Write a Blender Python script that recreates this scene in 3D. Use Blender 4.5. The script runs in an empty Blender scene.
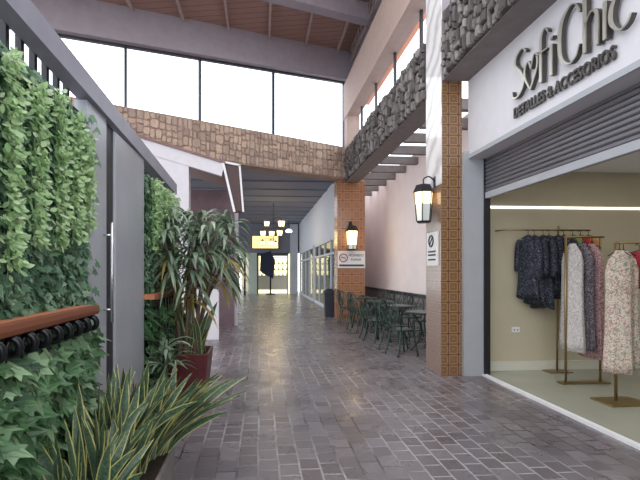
import bpy, math, random
from mathutils import Vector, Matrix, noise
random.seed(7)
R = math.radians
PI = math.pi
S = bpy.context.scene
C = S.collection

# ------------------------------------------------------------------ camera, sky, exposure
cam_d = bpy.data.cameras.new('camera')
cam = bpy.data.objects.new('camera', cam_d)
C.objects.link(cam)
cam.location = (0, 0, 1.5)
cam.rotation_euler = (R(90), 0, R(-4))
cam_d.sensor_width = 36.0
cam_d.lens = 24.19
cam_d.shift_x = 30 / 640
cam_d.shift_y = 31 / 640
cam_d.clip_end = 300
S.camera = cam
S.view_settings.view_transform = 'Standard'
S.view_settings.look = 'None'
S.view_settings.gamma = 1.0
S.view_settings.use_curve_mapping = False
S.view_settings.exposure = 0.0

world = bpy.data.worlds.new('overcast_sky')
S.world = world
world.use_nodes = True
wn = world.node_tree.nodes
wn['Background'].inputs[0].default_value = (0.93, 0.97, 1.0, 1)
wn['Background'].inputs[1].default_value = 2.8


def area(name, loc, rot, sx, sy, power, col=(1, 1, 1)):
    l = bpy.data.lights.new(name, 'AREA')
    l.shape = 'RECTANGLE'
    l.size, l.size_y = sx, sy
    l.energy = power
    l.color = col
    o = bpy.data.objects.new(name, l)
    o.location = loc
    o.rotation_euler = rot
    C.objects.link(o)
    return o


# shop ceiling panels and the dim lamps of the rear corridor
area('shop_ceiling_lamp', (5.0, 4.2, 2.96), (0, 0, 0), 2.2, 2.6, 15, (1.0, 0.95, 0.84))
area('rear_corridor_lamp', (0.6, 21.0, 4.55), (0, 0, 0), 2.0, 7.0, 48, (0.86, 0.9, 1.0))
area('rear_shop_lamp', (0.9, 31.2, 3.1), (0, 0, 0), 2.4, 1.6, 90, (1.0, 0.93, 0.6))


def point(name, loc, power, col, rad=0.04):
    l = bpy.data.lights.new(name, 'POINT')
    l.energy = power
    l.color = col
    l.shadow_soft_size = rad
    o = bpy.data.objects.new(name, l)
    o.location = loc
    C.objects.link(o)
    return o


# ------------------------------------------------------------------ materials
def srgb(r, g, b):
    f = lambda c: (c / 255) / 12.92 if c / 255 <= 0.04045 else ((c / 255 + 0.055) / 1.055) ** 2.4
    return (f(r), f(g), f(b), 1)


class NT:
    def __init__(self, name):
        self.m = bpy.data.materials.new(name)
        self.m.use_nodes = True
        self.t = self.m.node_tree
        self.b = self.t.nodes['Principled BSDF']
        self.out = self.t.nodes['Material Output']

    def n(self, typ, **kw):
        nd = self.t.nodes.new(typ)
        for k, v in kw.items():
            setattr(nd, k, v)
        return nd

    def l(self, a, b):
        self.t.links.new(a, b)

    def set(self, **kw):
        for k, v in kw.items():
            self.b.inputs[k.replace('_', ' ')].default_value = v

    def coord(self, kind='Object'):
        return self.n('ShaderNodeTexCoord').outputs[kind]

    def noise(self, vec, scale, detail=3, rough=0.55):
        nd = self.n('ShaderNodeTexNoise')
        nd.inputs['Scale'].default_value = scale
        nd.inputs['Detail'].default_value = detail
        nd.inputs['Roughness'].default_value = rough
        if vec is not None:
            self.l(vec, nd.inputs['Vector'])
        return nd

    def ramp(self, fac, stops, interp='LINEAR'):
        nd = self.n('ShaderNodeValToRGB')
        cr = nd.color_ramp
        cr.interpolation = interp
        while len(cr.elements) < len(stops):
            cr.elements.new(0.5)
        for e, (p, c) in zip(cr.elements, stops):
            e.position = p
            e.color = c
        self.l(fac, nd.inputs['Fac'])
        return nd.outputs['Color']

    def math(self, op, a, b=None):
        nd = self.n('ShaderNodeMath', operation=op)
        for i, v in enumerate((a, b)):
            if v is None:
                continue
            if isinstance(v, (int, float)):
                nd.inputs[i].default_value = v
            else:
                self.l(v, nd.inputs[i])
        return nd.outputs[0]

    def mix(self, fac, a, b, blend='MIX'):
        nd = self.n('ShaderNodeMix', data_type='RGBA', blend_type=blend)
        for i, v in ((0, fac), (6, a), (7, b)):
            if isinstance(v, (int, float)):
                nd.inputs[i].default_value = v
            elif isinstance(v, tuple):
                nd.inputs[i].default_value = v
            else:
                self.l(v, nd.inputs[i])
        return nd.outputs[2]

    def bump(self, h, strength=0.3, dist=0.02):
        nd = self.n('ShaderNodeBump')
        nd.inputs['Strength'].default_value = strength
        nd.inputs['Distance'].default_value = dist
        self.l(h, nd.inputs['Height'])
        self.l(nd.outputs[0], self.b.inputs['Normal'])


def plain(name, col, rough=0.6, metal=0.0, var=0.12, scale=6.0, bump=0.0, coat=0.0):
    k = NT(name)
    v = k.coord()
    nz = k.noise(v, scale)
    d = tuple(c * (1 - var) for c in col[:3]) + (1,)
    u = tuple(min(1, c * (1 + var)) for c in col[:3]) + (1,)
    k.l(k.ramp(nz.outputs['Fac'], [(0.3, d), (0.7, u)]), k.b.inputs['Base Color'])
    k.set(Roughness=rough, Metallic=metal)
    if coat:
        k.set(Coat_Weight=coat, Coat_Roughness=0.08)
    if bump:
        k.bump(k.noise(v, scale * 6, 4).outputs['Fac'], bump, 0.01)
    return k.m


def emit(name, col, strength):
    k = NT(name)
    k.set(Base_Color=(0.8, 0.8, 0.8, 1), Emission_Color=col, Emission_Strength=strength, Roughness=0.5)
    return k.m


def glass(name, tint=(1, 1, 1, 1), refl=0.06):
    k = NT(name)
    k.t.nodes.remove(k.b)
    tr = k.n('ShaderNodeBsdfTransparent')
    tr.inputs[0].default_value = tint
    gl = k.n('ShaderNodeBsdfGlossy')
    gl.inputs['Roughness'].default_value = 0.02
    lw = k.n('ShaderNodeLayerWeight')
    lw.inputs[0].default_value = 0.5
    fr = k.n('ShaderNodeMath', operation='MULTIPLY_ADD')
    p5 = k.n('ShaderNodeMath', operation='POWER')
    p5.inputs[1].default_value = 5.0
    k.l(lw.outputs['Facing'], p5.inputs[0])
    k.l(p5.outputs[0], fr.inputs[0])
    fr.inputs[1].default_value = 0.7
    fr.inputs[2].default_value = 0.03
    mx = k.n('ShaderNodeMixShader')
    k.l(fr.outputs[0], mx.inputs[0])
    k.l(tr.outputs[0], mx.inputs[1])
    k.l(gl.outputs[0], mx.inputs[2])
    k.l(mx.outputs[0], k.out.inputs[0])
    return k.m


def leafmat(name, cols, rough=0.42, trans=0.3, spec=0.5):
    """colour differs leaf by leaf"""
    k = NT(name)
    geo = k.n('ShaderNodeNewGeometry')
    stops = [(i / (len(cols) - 1), c) for i, c in enumerate(cols)]
    col = k.ramp(geo.outputs['Random Per Island'], stops)
    k.l(col, k.b.inputs['Base Color'])
    k.set(Roughness=rough, Specular_IOR_Level=spec)
    tl = k.n('ShaderNodeBsdfTranslucent')
    k.l(col, tl.inputs[0])
    mx = k.n('ShaderNodeMixShader')
    mx.inputs[0].default_value = trans
    k.l(k.b.outputs[0], mx.inputs[1])
    k.l(tl.outputs[0], mx.inputs[2])
    k.l(mx.outputs[0], k.out.inputs[0])
    return k.m


def paver_mat():
    k = NT('brick_pavers')
    v = k.coord()
    sep = k.n('ShaderNodeSeparateXYZ')
    k.l(v, sep.inputs[0])
    wob = k.noise(v, 1.3, 2)
    cmb = k.n('ShaderNodeCombineXYZ')
    k.l(sep.outputs[1], cmb.inputs[0])
    k.l(k.math('ADD', sep.outputs[0], k.math('MULTIPLY', wob.outputs['Fac'], 0.03)), cmb.inputs[1])
    br = k.n('ShaderNodeTexBrick')
    br.offset = 0.5
    br.inputs['Scale'].default_value = 1.0
    br.inputs['Brick Width'].default_value = 0.185
    br.inputs['Row Height'].default_value = 0.158
    br.inputs['Mortar Size'].default_value = 0.009
    br.inputs['Mortar Smooth'].default_value = 0.25
    br.inputs['Bias'].default_value = 0.0
    br.inputs['Color1'].default_value = srgb(128, 121, 127)
    br.inputs['Color2'].default_value = srgb(98, 91, 96)
    k.l(cmb.outputs[0], br.inputs['Vector'])
    # joints: dirty dark in places, pale cement in others
    nm = k.noise(v, 0.9, 3)
    mort = k.ramp(nm.outputs['Fac'], [(0.4, srgb(66, 60, 62)), (0.56, srgb(178, 173, 176))])
    k.l(mort, br.inputs['Mortar'])
    big = k.noise(v, 0.45, 3)
    fine = k.noise(v, 14, 4)
    c1 = k.mix(k.math('MULTIPLY', fine.outputs['Fac'], 0.45), br.outputs['Color'], srgb(84, 76, 78))
    c2 = k.mix(k.ramp(big.outputs['Fac'], [(0.5, (0, 0, 0, 1)), (0.75, (.35, .35, .35, 1))]), c1, srgb(112, 88, 74))
    k.l(c2, k.b.inputs['Base Color'])
    k.l(k.ramp(k.noise(v, 3.0, 4).outputs['Fac'], [(0.3, (.22,) * 3 + (1,)), (0.7, (.38,) * 3 + (1,))]), k.b.inputs['Roughness'])
    h = k.math('ADD', k.math('MULTIPLY', br.outputs['Fac'], -1.0), k.math('MULTIPLY', fine.outputs['Fac'], 0.35))
    k.bump(h, 0.55, 0.008)
    return k.m


def tile_mat(name, c_ground, c_dark, c_light, axis, size=0.15, rough=0.18):
    """glazed square tiles with a ring-and-cross motif; axis = the horizontal coordinate (0 x, 1 y)"""
    k = NT(name)
    v = k.coord()
    sep = k.n('ShaderNodeSeparateXYZ')
    k.l(v, sep.inputs[0])
    u = k.math('FRACT', k.math('DIVIDE', sep.outputs[axis], size))
    w = k.math('FRACT', k.math('DIVIDE', sep.outputs[2], size))
    a = k.math('SUBTRACT', u, 0.5)
    b = k.math('SUBTRACT', w, 0.5)
    r = k.math('SQRT', k.math('ADD', k.math('MULTIPLY', a, a), k.math('MULTIPLY', b, b)))
    ang = k.math('ARCTAN2', a, b)
    pet = k.math('MULTIPLY', k.math('COSINE', k.math('MULTIPLY', ang, 4.0)), 0.06)
    rr = k.math('ADD', r, pet)
    ring = k.ramp(rr, [(0.0, c_dark), (0.07, c_light), (0.15, c_dark), (0.21, c_ground), (0.31, c_ground), (0.35, c_dark), (0.41, c_light), (0.47, c_ground)])
    edge = k.math('MAXIMUM', k.math('ABSOLUTE', a), k.math('ABSOLUTE', b))
    joint = k.math('GREATER_THAN', edge, 0.478)
    nz = k.noise(v, 5, 3)
    c = k.mix(k.math('MULTIPLY', nz.outputs['Fac'], 0.25), ring, c_ground)
    c = k.mix(joint, c, c_dark)
    k.l(c, k.b.inputs['Base Color'])
    k.set(Roughness=rough, Specular_IOR_Level=0.6)
    k.bump(k.math('ADD', k.math('MULTIPLY', joint, -1.0), k.math('MULTIPLY', nz.outputs['Fac'], 0.3)), 0.25, 0.006)
    return k.m


def stone_mat(name, cols):
    k = NT(name)
    v = k.coord()
    geo = k.n('ShaderNodeNewGeometry')
    stops = [(i / (len(cols) - 1), c) for i, c in enumerate(cols)]
    base = k.ramp(geo.outputs['Random Per Island'], stops)
    nz = k.noise(v, 16, 5, 0.65)
    c = k.mix(k.ramp(nz.outputs['Fac'], [(0.35, (0, 0, 0, 1)), (0.7, (.55, .55, .55, 1))]), base, cols[0])
    k.l(c, k.b.inputs['Base Color'])
    k.set(Roughness=0.8)
    k.bump(nz.outputs['Fac'], 0.6, 0.02)
    return k.m


def plank_mat(name, col, dark, width=0.14, axis=0):
    k = NT(name)
    v = k.coord()
    sep = k.n('ShaderNodeSeparateXYZ')
    k.l(v, sep.inputs[0])
    f = k.math('FRACT', k.math('DIVIDE', sep.outputs[axis], width))
    gap = k.math('LESS_THAN', f, 0.07)
    mp = k.n('ShaderNodeMapping')
    mp.inputs['Scale'].default_value = (9, 1.2, 9) if axis == 0 else (1.2, 9, 9)
    k.l(v, mp.inputs[0])
    nz = k.noise(mp.outputs[0], 3, 4)
    c = k.mix(nz.outputs['Fac'], dark, col)
    c = k.mix(gap, c, tuple(x * 0.45 for x in dark[:3]) + (1,))
    k.l(c, k.b.inputs['Base Color'])
    k.set(Roughness=0.65)
    k.bump(k.math('MULTIPLY', gap, -1.0), 0.3, 0.01)
    return k.m


def strap_leaf_mat(name, mid, band, edge, edge_w=0.32):
    """leaf with a margin of another colour, drawn on the leaf's own width"""
    k = NT(name)
    uv = k.n('ShaderNodeUVMap')
    sep = k.n('ShaderNodeSeparateXYZ')
    k.l(uv.outputs[0], sep.inputs[0])
    d = k.math('ABSOLUTE', k.math('SUBTRACT', sep.outputs[0], 0.5))
    nz = k.noise(uv.outputs[0], 9, 3)
    wv = k.n('ShaderNodeTexNoise')
    mp = k.n('ShaderNodeMapping')
    mp.inputs['Scale'].default_value = (3, 26, 1)
    k.l(uv.outputs[0], mp.inputs[0])
    k.l(mp.outputs[0], wv.inputs['Vector'])
    wv.inputs['Scale'].default_value = 1.0
    body = k.mix(k.ramp(wv.outputs['Fac'], [(0.42, (0, 0, 0, 1)), (0.6, (1, 1, 1, 1))]), mid, band)
    geo = k.n('ShaderNodeNewGeometry')
    body = k.mix(k.math('MULTIPLY', geo.outputs['Random Per Island'], 0.5), body, mid)
    c = k.mix(k.ramp(d, [(edge_w, (0, 0, 0, 1)), (edge_w + 0.05, (1, 1, 1, 1))]), body, edge)
    k.l(c, k.b.inputs['Base Color'])
    k.set(Roughness=0.38)
    return k.m


def print_mat(name, ground, cols, scale=14, thr=0.5):
    k = NT(name)
    v = k.coord()
    vo = k.n('ShaderNodeTexVoronoi')
    vo.inputs['Scale'].default_value = scale
    nz = k.noise(v, 7, 2)
    vm = k.n('ShaderNodeVectorMath', operation='ADD')
    k.l(v, vm.inputs[0])
    k.l(nz.outputs['Color'], vm.inputs[1])
    k.l(vm.outputs[0], vo.inputs['Vector'])
    sp = k.n('ShaderNodeSeparateColor')
    k.l(vo.outputs['Color'], sp.inputs[0])
    pick = k.ramp(sp.outputs[0], [(i / len(cols), c) for i, c in enumerate(cols)], 'CONSTANT')
    c = k.mix(k.math('LESS_THAN', sp.outputs[1], thr), ground, pick)
    k.l(c, k.b.inputs['Base Color'])
    k.set(Roughness=0.75)
    return k.m


M = {}
M['paver'] = paver_mat()
M['far_floor'] = plain('far_floor', srgb(120, 108, 98), 0.3)
M['terra'] = tile_mat('terracotta_tiles', srgb(132, 96, 70), srgb(74, 50, 41), srgb(182, 146, 96), 0)
M['terra_far'] = tile_mat('orange_tiles', srgb(160, 112, 84), srgb(104, 66, 50), srgb(196, 150, 108), 0, 0.28)
M['terra_side'] = tile_mat('terracotta_tiles_side', srgb(138, 112, 98), srgb(110, 84, 72), srgb(156, 128, 112), 1, rough=0.16)
k = NT('white_painted_glare')  # window glare on the near pillar's glazed side, painted as banded white
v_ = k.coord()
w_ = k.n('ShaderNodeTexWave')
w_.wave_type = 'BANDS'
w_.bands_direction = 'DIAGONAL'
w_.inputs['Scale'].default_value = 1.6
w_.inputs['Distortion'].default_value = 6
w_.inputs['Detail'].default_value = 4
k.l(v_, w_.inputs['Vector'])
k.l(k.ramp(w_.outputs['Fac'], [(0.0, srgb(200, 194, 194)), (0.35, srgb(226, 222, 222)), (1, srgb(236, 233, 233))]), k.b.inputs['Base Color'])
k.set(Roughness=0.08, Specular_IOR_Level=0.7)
M['glare_white'] = k.m
k = NT('peach_polycarbonate')
tl_ = k.n('ShaderNodeBsdfTranslucent')
tl_.inputs[0].default_value = srgb(226, 186, 168)
k.l(tl_.outputs[0], k.out.inputs[0])
M['poly'] = k.m
M['stone_brown'] = stone_mat('brown_stones', [srgb(164, 142, 130), srgb(192, 168, 152), srgb(216, 188, 168), srgb(178, 154, 142)])
M['stone_gray'] = stone_mat('gray_stones', [srgb(66, 59, 59), srgb(110, 102, 101), srgb(152, 144, 142), srgb(84, 77, 76)])
M['mortar'] = plain('dark_mortar', srgb(50, 44, 43), 0.9)
M['mortar_brown'] = plain('brown_mortar', srgb(158, 136, 122), 0.9)
M['peach'] = plain('peach_plaster', srgb(182, 158, 148), 0.75, var=0.06)
M['gray_plaster'] = plain('gray_plaster', srgb(158, 148, 156), 0.75, var=0.06)
M['concrete'] = plain('gray_concrete', srgb(128, 120, 120), 0.8, var=0.1, bump=0.1)
M['ceiling_wood'] = plank_mat('brown_ceiling_boards', srgb(176, 140, 128), srgb(146, 112, 102), 0.22, 1)
M['rafter'] = plain('pale_rafters', srgb(176, 156, 148), 0.6)
M['truss'] = plain('truss_steel', srgb(150, 132, 126), 0.5)
M['frame_dark'] = plain('dark_window_frame', srgb(70, 68, 72), 0.4, 0.6)
M['glass'] = glass('clear_glass', (0.97, 0.98, 1.0, 1))
M['shopglass'] = glass('shop_glass', (0.8, 0.84, 0.86, 1))
M['pink'] = plain('pale_pink_plaster', srgb(236, 222, 220), 0.8, var=0.04, scale=2)
M['white_paint'] = plain('white_paint', srgb(226, 224, 226), 0.55, var=0.03)
M['fascia'] = plain('white_fascia_panel', srgb(206, 203, 209), 0.45, var=0.03)
M['pilaster'] = plain('gray_white_pilaster', srgb(162, 163, 169), 0.5, var=0.03)
M['soffit'] = plain('soffit_gray', srgb(120, 112, 112), 0.7)
M['shutter'] = plain('shutter_gray', srgb(112, 110, 116), 0.42, 0.5, var=0.05)
M['dark_metal'] = plain('dark_metal', srgb(48, 48, 54), 0.4, 0.5)
M['steel'] = plain('gray_steel_sheet', srgb(172, 175, 184), 0.28, 0.0, var=0.07, scale=2.5)
M['rail_gray'] = plain('gray_painted_rail', srgb(150, 148, 162), 0.45, 0.0, var=0.05)
M['chrome'] = plain('brushed_steel', srgb(214, 214, 216), 0.25, 0.9, var=0.03)
M['black_iron'] = plain('black_iron', srgb(26, 27, 32), 0.28, 0.2)
M['green_iron'] = plain('dark_green_iron', srgb(40, 60, 54), 0.35, 0.2)
M['gold'] = plain('brushed_brass', srgb(150, 130, 90), 0.4, 0.8, var=0.06)
M['letter'] = plain('champagne_metal', srgb(196, 192, 182), 0.3, 0.7, var=0.04)
M['letter_small'] = plain('dark_bronze_metal', srgb(78, 74, 70), 0.4, 0.4)
M['rail_wood'] = plank_mat('orange_brown_wood', srgb(212, 138, 100), srgb(172, 100, 70), 7.0, 0)
M['maroon'] = plain('maroon_pot', srgb(92, 40, 42), 0.45, var=0.1)
M['planter'] = plain('gray_planter', srgb(130, 126, 122), 0.75, bump=0.1)
M['soil'] = plain('soil', srgb(52, 40, 34), 0.95, bump=0.4, var=0.3, scale=20)
M['bark'] = plain('bark', srgb(112, 92, 76), 0.85, bump=0.4, var=0.25, scale=14)
M['backing'] = plain('dark_green_backing', srgb(34, 52, 40), 0.9)
M['ivy'] = leafmat('ivy_leaves', [srgb(72, 108, 84), srgb(106, 144, 112), srgb(130, 164, 130), srgb(84, 122, 98), srgb(176, 200, 172)], 0.35)
M['ivy_big'] = leafmat('broad_ivy_leaves', [srgb(46, 74, 52), srgb(104, 144, 98), srgb(80, 118, 80), srgb(160, 190, 148)], 0.35)
M['pale_vine'] = leafmat('pale_vine_leaves', [srgb(182, 212, 156), srgb(208, 230, 182), srgb(160, 198, 140), srgb(226, 240, 206)], 0.45, 0.4)
M['dry'] = leafmat('dry_brown_leaves', [srgb(120, 76, 58), srgb(160, 104, 78), srgb(96, 66, 54)], 0.7, 0.2)
M['snake'] = strap_leaf_mat('snake_plant_leaf', srgb(54, 76, 58), srgb(84, 106, 80), srgb(180, 176, 110), 0.37)
M['dracaena'] = leafmat('dracaena_leaves', [srgb(100, 122, 98), srgb(138, 158, 130), srgb(82, 104, 84), srgb(184, 196, 172)], 0.28, 0.25)
M['dracaena_old'] = leafmat('yellowed_leaves', [srgb(170, 132, 74), srgb(186, 160, 84), srgb(150, 140, 78)], 0.5, 0.2)
M['kiosk_white'] = plain('kiosk_white_boards', srgb(206, 200, 206), 0.6, var=0.04)
M['kiosk_brown'] = plank_mat('kiosk_brown_boards', srgb(142, 110, 106), srgb(112, 84, 82), 0.12, 1)
M['kiosk_dark'] = plain('kiosk_mauve_wall', srgb(112, 92, 98), 0.6)
M['blue_gray'] = plain('blue_gray_plaster', srgb(124, 126, 140), 0.7, var=0.05)
M['pale_wall'] = plain('pale_gray_wall', srgb(190, 194, 204), 0.7, var=0.04)
M['pale_green'] = plain('pale_green_wall', srgb(186, 200, 190), 0.6, var=0.04)
M['navy'] = plain('navy_cloth', srgb(34, 38, 62), 0.8)
M['bin'] = plain('dark_blue_plastic', srgb(44, 48, 62), 0.45)
M['shop_wall'] = plain('beige_shop_wall', srgb(190, 180, 156), 0.7, var=0.04, scale=2)
M['shop_floor'] = plain('pale_polished_floor', srgb(160, 160, 146), 0.22, var=0.05, scale=2)
M['cream'] = plain('cream_trim', srgb(210, 206, 192), 0.5, var=0.03)
M['led'] = emit('white_led', (1, 0.97, 0.88, 1), 3.0)
M['warm'] = emit('warm_lamp_glass', (1, 0.72, 0.32, 1), 3.2)
M['yellow_sign'] = emit('yellow_backlit_sign', (1, 0.70, 0.18, 1), 1.3)
M['cool_lamp'] = emit('cool_lamp', (0.8, 0.9, 1, 1), 5)
M['yellow_led'] = emit('yellow_led_strip', (1, 0.86, 0.38, 1), 1.8)
M['frosted'] = plain('frosted_lantern_glass', srgb(216, 218, 214), 0.35, var=0.03)
M['sign_white'] = plain('white_sign', srgb(226, 222, 220), 0.5, var=0.02)
M['sign_ink'] = plain('dark_sign_ink', srgb(54, 54, 66), 0.6)
M['sign_red'] = plain('red_sign_ink', srgb(170, 60, 56), 0.6)
M['sequin'] = print_mat('navy_sequin_cloth', srgb(17, 19, 30), [srgb(34, 40, 58), srgb(104, 110, 128), srgb(12, 13, 22)], 48, 0.45)
M['floral'] = print_mat('floral_cloth', srgb(204, 190, 176), [srgb(176, 128, 126), srgb(132, 142, 120), srgb(216, 200, 180), srgb(160, 138, 128)], 26, 0.55)
M['white_print'] = print_mat('white_print_cloth', srgb(206, 200, 196), [srgb(150, 146, 150), srgb(176, 160, 160)], 40, 0.4)
M['dark_print'] = print_mat('dark_print_cloth', srgb(88, 82, 92), [srgb(60, 56, 70), srgb(150, 140, 146)], 44, 0.55)
M['red_cloth'] = plain('red_cloth', srgb(160, 44, 56), 0.75)
M['pink_cloth'] = print_mat('pink_print_cloth', srgb(176, 136, 140), [srgb(206, 180, 176), srgb(120, 70, 84)], 34, 0.5)
M['ochre_cloth'] = plain('ochre_cloth', srgb(190, 130, 70), 0.8)
M['green_cloth'] = plain('olive_cloth', srgb(140, 150, 96), 0.8)
M['bottle'] = plain('shelf_goods', srgb(196, 200, 160), 0.4, var=0.3, scale=12)


# ------------------------------------------------------------------ mesh builder
class MB:
    def __init__(self):
        self.v, self.f, self.uv, self.sm = [], [], [], []

    def face(self, idx, smooth=False, uv=None):
        self.f.append(tuple(idx))
        self.sm.append(smooth)
        self.uv.append(uv)

    def prism(self, pts, ext):
        """pts: planar polygon of 3-D points, ext: extrusion vector"""
        n = len(pts)
        b = len(self.v)
        e = Vector(ext)
        self.v += [Vector(p) for p in pts] + [Vector(p) + e for p in pts]
        self.face(range(b + n - 1, b - 1, -1))
        self.face(range(b + n, b + 2 * n))
        for i in range(n):
            j = (i + 1) % n
            self.face((b + i, b + j, b + n + j, b + n + i))
        return self

    def box(self, x0, x1, y0, y1, z0, z1):
        return self.prism([(x0, y0, z0), (x1, y0, z0), (x1, y1, z0), (x0, y1, z0)], (0, 0, z1 - z0))

    def bar(self, a, b, w, h=None, up=(0, 0, 1)):
        """square bar from a to b"""
        a, b = Vector(a), Vector(b)
        h = h or w
        d = (b - a).normalized()
        u = Vector(up)
        if abs(d.dot(u)) > 0.95:
            u = Vector((0, 1, 0))
        s = d.cross(u).normalized()
        u = s.cross(d).normalized()
        p = [a + s * w / 2 + u * h / 2, a - s * w / 2 + u * h / 2, a - s * w / 2 - u * h / 2, a + s * w / 2 - u * h / 2]
        return self.prism(p, b - a)

    def tube(self, path, r, n=8, closed=False):
        path = [Vector(p) for p in path]
        m = len(path)
        rs = r if isinstance(r, (list, tuple)) else [r] * m
        b = len(self.v)
        prev = None
        for i, p in enumerate(path):
            if closed:
                d = path[(i + 1) % m] - path[i - 1]
            else:
                d = path[min(i + 1, m - 1)] - path[max(i - 1, 0)]
            d.normalize()
            if prev is None:
                u = Vector((0, 0, 1)) if abs(d.z) < 0.9 else Vector((0, 1, 0))
                u = (u - d * u.dot(d)).normalized()
            else:
                u = (prev - d * prev.dot(d)).normalized()
            prev = u
            s = d.cross(u)
            for k in range(n):
                a = 2 * PI * k / n
                self.v.append(p + (u * math.cos(a) + s * math.sin(a)) * rs[i])
        for i in range(m if closed else m - 1):
            i2 = (i + 1) % m
            for k in range(n):
                k2 = (k + 1) % n
                self.face((b + i * n + k, b + i * n + k2, b + i2 * n + k2, b + i2 * n + k), True)
        if not closed:
            self.face(range(b + n - 1, b - 1, -1))
            self.face(range(b + (m - 1) * n, b + m * n))
        return self

    def lathe(self, prof, c=(0, 0, 0), n=20, smooth=True):
        """prof: (radius, z) from bottom to top"""
        b = len(self.v)
        c = Vector(c)
        for r, z in prof:
            for k in range(n):
                a = 2 * PI * k / n
                self.v.append(c + Vector((r * math.cos(a), r * math.sin(a), z)))
        for i in range(len(prof) - 1):
            for k in range(n):
                k2 = (k + 1) % n
                self.face((b + i * n + k, b + i * n + k2, b + (i + 1) * n + k2, b + (i + 1) * n + k), smooth)
        self.face(range(b + n - 1, b - 1, -1))
        e = b + (len(prof) - 1) * n
        self.face(range(e, e + n))
        return self

    def loft(self, rings, smooth=True):
        b = len(self.v)
        n = len(rings[0])
        for r in rings:
            self.v += [Vector(p) for p in r]
        for i in range(len(rings) - 1):
            for k in range(n):
                k2 = (k + 1) % n
                self.face((b + i * n + k, b + i * n + k2, b + (i + 1) * n + k2, b + (i + 1) * n + k), smooth)
        self.face(range(b + n - 1, b - 1, -1))
        e = b + (len(rings) - 1) * n
        self.face(range(e, e + n))
        return self

    def leaf(self, p, d, nrm, ln, wd, fold=0.25, kind='ivy'):
        p, d = Vector(p), Vector(d).normalized()
        nrm = Vector(nrm)
        nrm = (nrm - d * nrm.dot(d))
        if nrm.length < 1e-4:
            nrm = d.orthogonal()
        nrm.normalize()
        s = d.cross(nrm)
        out = IVY if kind == 'ivy' else OVAL
        b = len(self.v)
        n = len(out)
        for (x, y) in out:
            self.v.append(p + d * y * ln + s * x * wd + nrm * (-abs(x) * fold * wd - 0.15 * ln * y * y))
        for (x, y) in out[1:-1]:
            self.v.append(p + d * y * ln - s * x * wd + nrm * (-abs(x) * fold * wd - 0.15 * ln * y * y))
        self.face(range(b, b + n))
        self.face([b] + [b + n + i for i in range(n - 2)][::1] + [b + n - 1])
        return self

    def strap(self, path, widths, side, fold=0.0, thick=0.0):
        """long ribbon leaf along path; side = width direction; uv.x runs across, uv.y along"""
        path = [Vector(p) for p in path]
        side = Vector(side)
        m = len(path)
        b = len(self.v)
        for i, (p, w) in enumerate(zip(path, widths)):
            d = (path[min(i + 1, m - 1)] - path[max(i - 1, 0)]).normalized()
            s = (side - d * side.dot(d)).normalized()
            nn = s.cross(d)
            self.v += [p - s * w / 2 + nn * fold * w, p, p + s * w / 2 + nn * fold * w]
        for i in range(m - 1):
            t0, t1 = i / (m - 1), (i + 1) / (m - 1)
            for k in range(2):
                a = b + i * 3 + k
                self.face((a, a + 1, a + 4, a + 3), True, [(k / 2, t0), ((k + 1) / 2, t0), ((k + 1) / 2, t1), (k / 2, t1)])
        return self

    def build(self, name, mat, parent=None, world=False):
        me = bpy.data.meshes.new(name)
        off = Vector((0, 0, 0))
        if world and parent is not None:
            q = parent
            while q is not None:
                off += q.location
                q = q.parent
        me.from_pydata([tuple(Vector(v) - off) for v in self.v], [], self.f)
        me.polygons.foreach_set('use_smooth', self.sm)
        if any(u is not None for u in self.uv):
            uvl = me.uv_layers.new(name='UVMap')
            i = 0
            for poly, u in zip(me.polygons, self.uv):
                for k, li in enumerate(poly.loop_indices):
                    uvl.data[li].uv = u[k] if u else (0.5, 0.5)
        me.materials.append(M[mat] if isinstance(mat, str) else mat)
        me.update()
        o = bpy.data.objects.new(name, me)
        C.objects.link(o)
        if parent is not None:
            o.parent = parent
        return o


IVY = [(0, 0), (.28, -.1), (.52, .12), (.3, .34), (.44, .62), (.17, .62), (0, 1)]
OVAL = [(0, 0), (.3, .2), (.42, .45), (.26, .78), (0, 1)]


def bevel(o, w=0.01, seg=2):
    m = o.modifiers.new('bevel', 'BEVEL')
    m.width = w
    m.segments = seg
    m.limit_method = 'ANGLE'
    return o


def tag(o, label, cat, group=None, kind=None):
    o['label'] = label
    o['category'] = cat
    if group:
        o['group'] = group
    if kind:
        o['kind'] = kind
    return o


def thing(name, label, cat, loc=(0, 0, 0), rotz=0, group=None):
    o = bpy.data.objects.new(name, None)
    C.objects.link(o)
    o.location = loc
    o.rotation_euler = (0, 0, rotz)
    o.empty_display_size = 0.1
    return tag(o, label, cat, group)


def struct(o, label, cat):
    return tag(o, label, cat, None, 'structure')


def copy_tree(o, parent=None):
    c = o.copy()
    C.objects.link(c)
    c.parent = parent
    for ch in list(o.children):
        copy_tree(ch, c)
    return c


def bez(pts, n=8):
    """smooth path through points (Catmull-Rom)"""
    P = [Vector(p) for p in pts]
    out = []
    for i in range(len(P) - 1):
        p0, p1, p2, p3 = P[max(i - 1, 0)], P[i], P[i + 1], P[min(i + 2, len(P) - 1)]
        for k in range(n):
            t = k / n
            out.append(0.5 * ((2 * p1) + (p2 - p0) * t + (2 * p0 - 5 * p1 + 4 * p2 - p3) * t * t + (3 * p1 - p0 - 3 * p2 + p3) * t ** 3))
    out.append(P[-1])
    return out


# ------------------------------------------------------------------ structure
RX = 2.6            # corridor face of the right-hand beams and pillars
FX, FY = 2.6, 12.8  # corner where the far beam meets the right-hand beam
DX, DY = -5.79 / 6.475, -2.9 / 6.475    # direction of the far beam, towards the left
NX, NY = DY, -DX                          # its normal away from the camera (+y)
if NY < 0:
    NX, NY = -NX, -NY


def far(s, off=0.0, z=0.0):
    return Vector((FX + DX * s + NX * off, FY + DY * s + NY * off, z))


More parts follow.
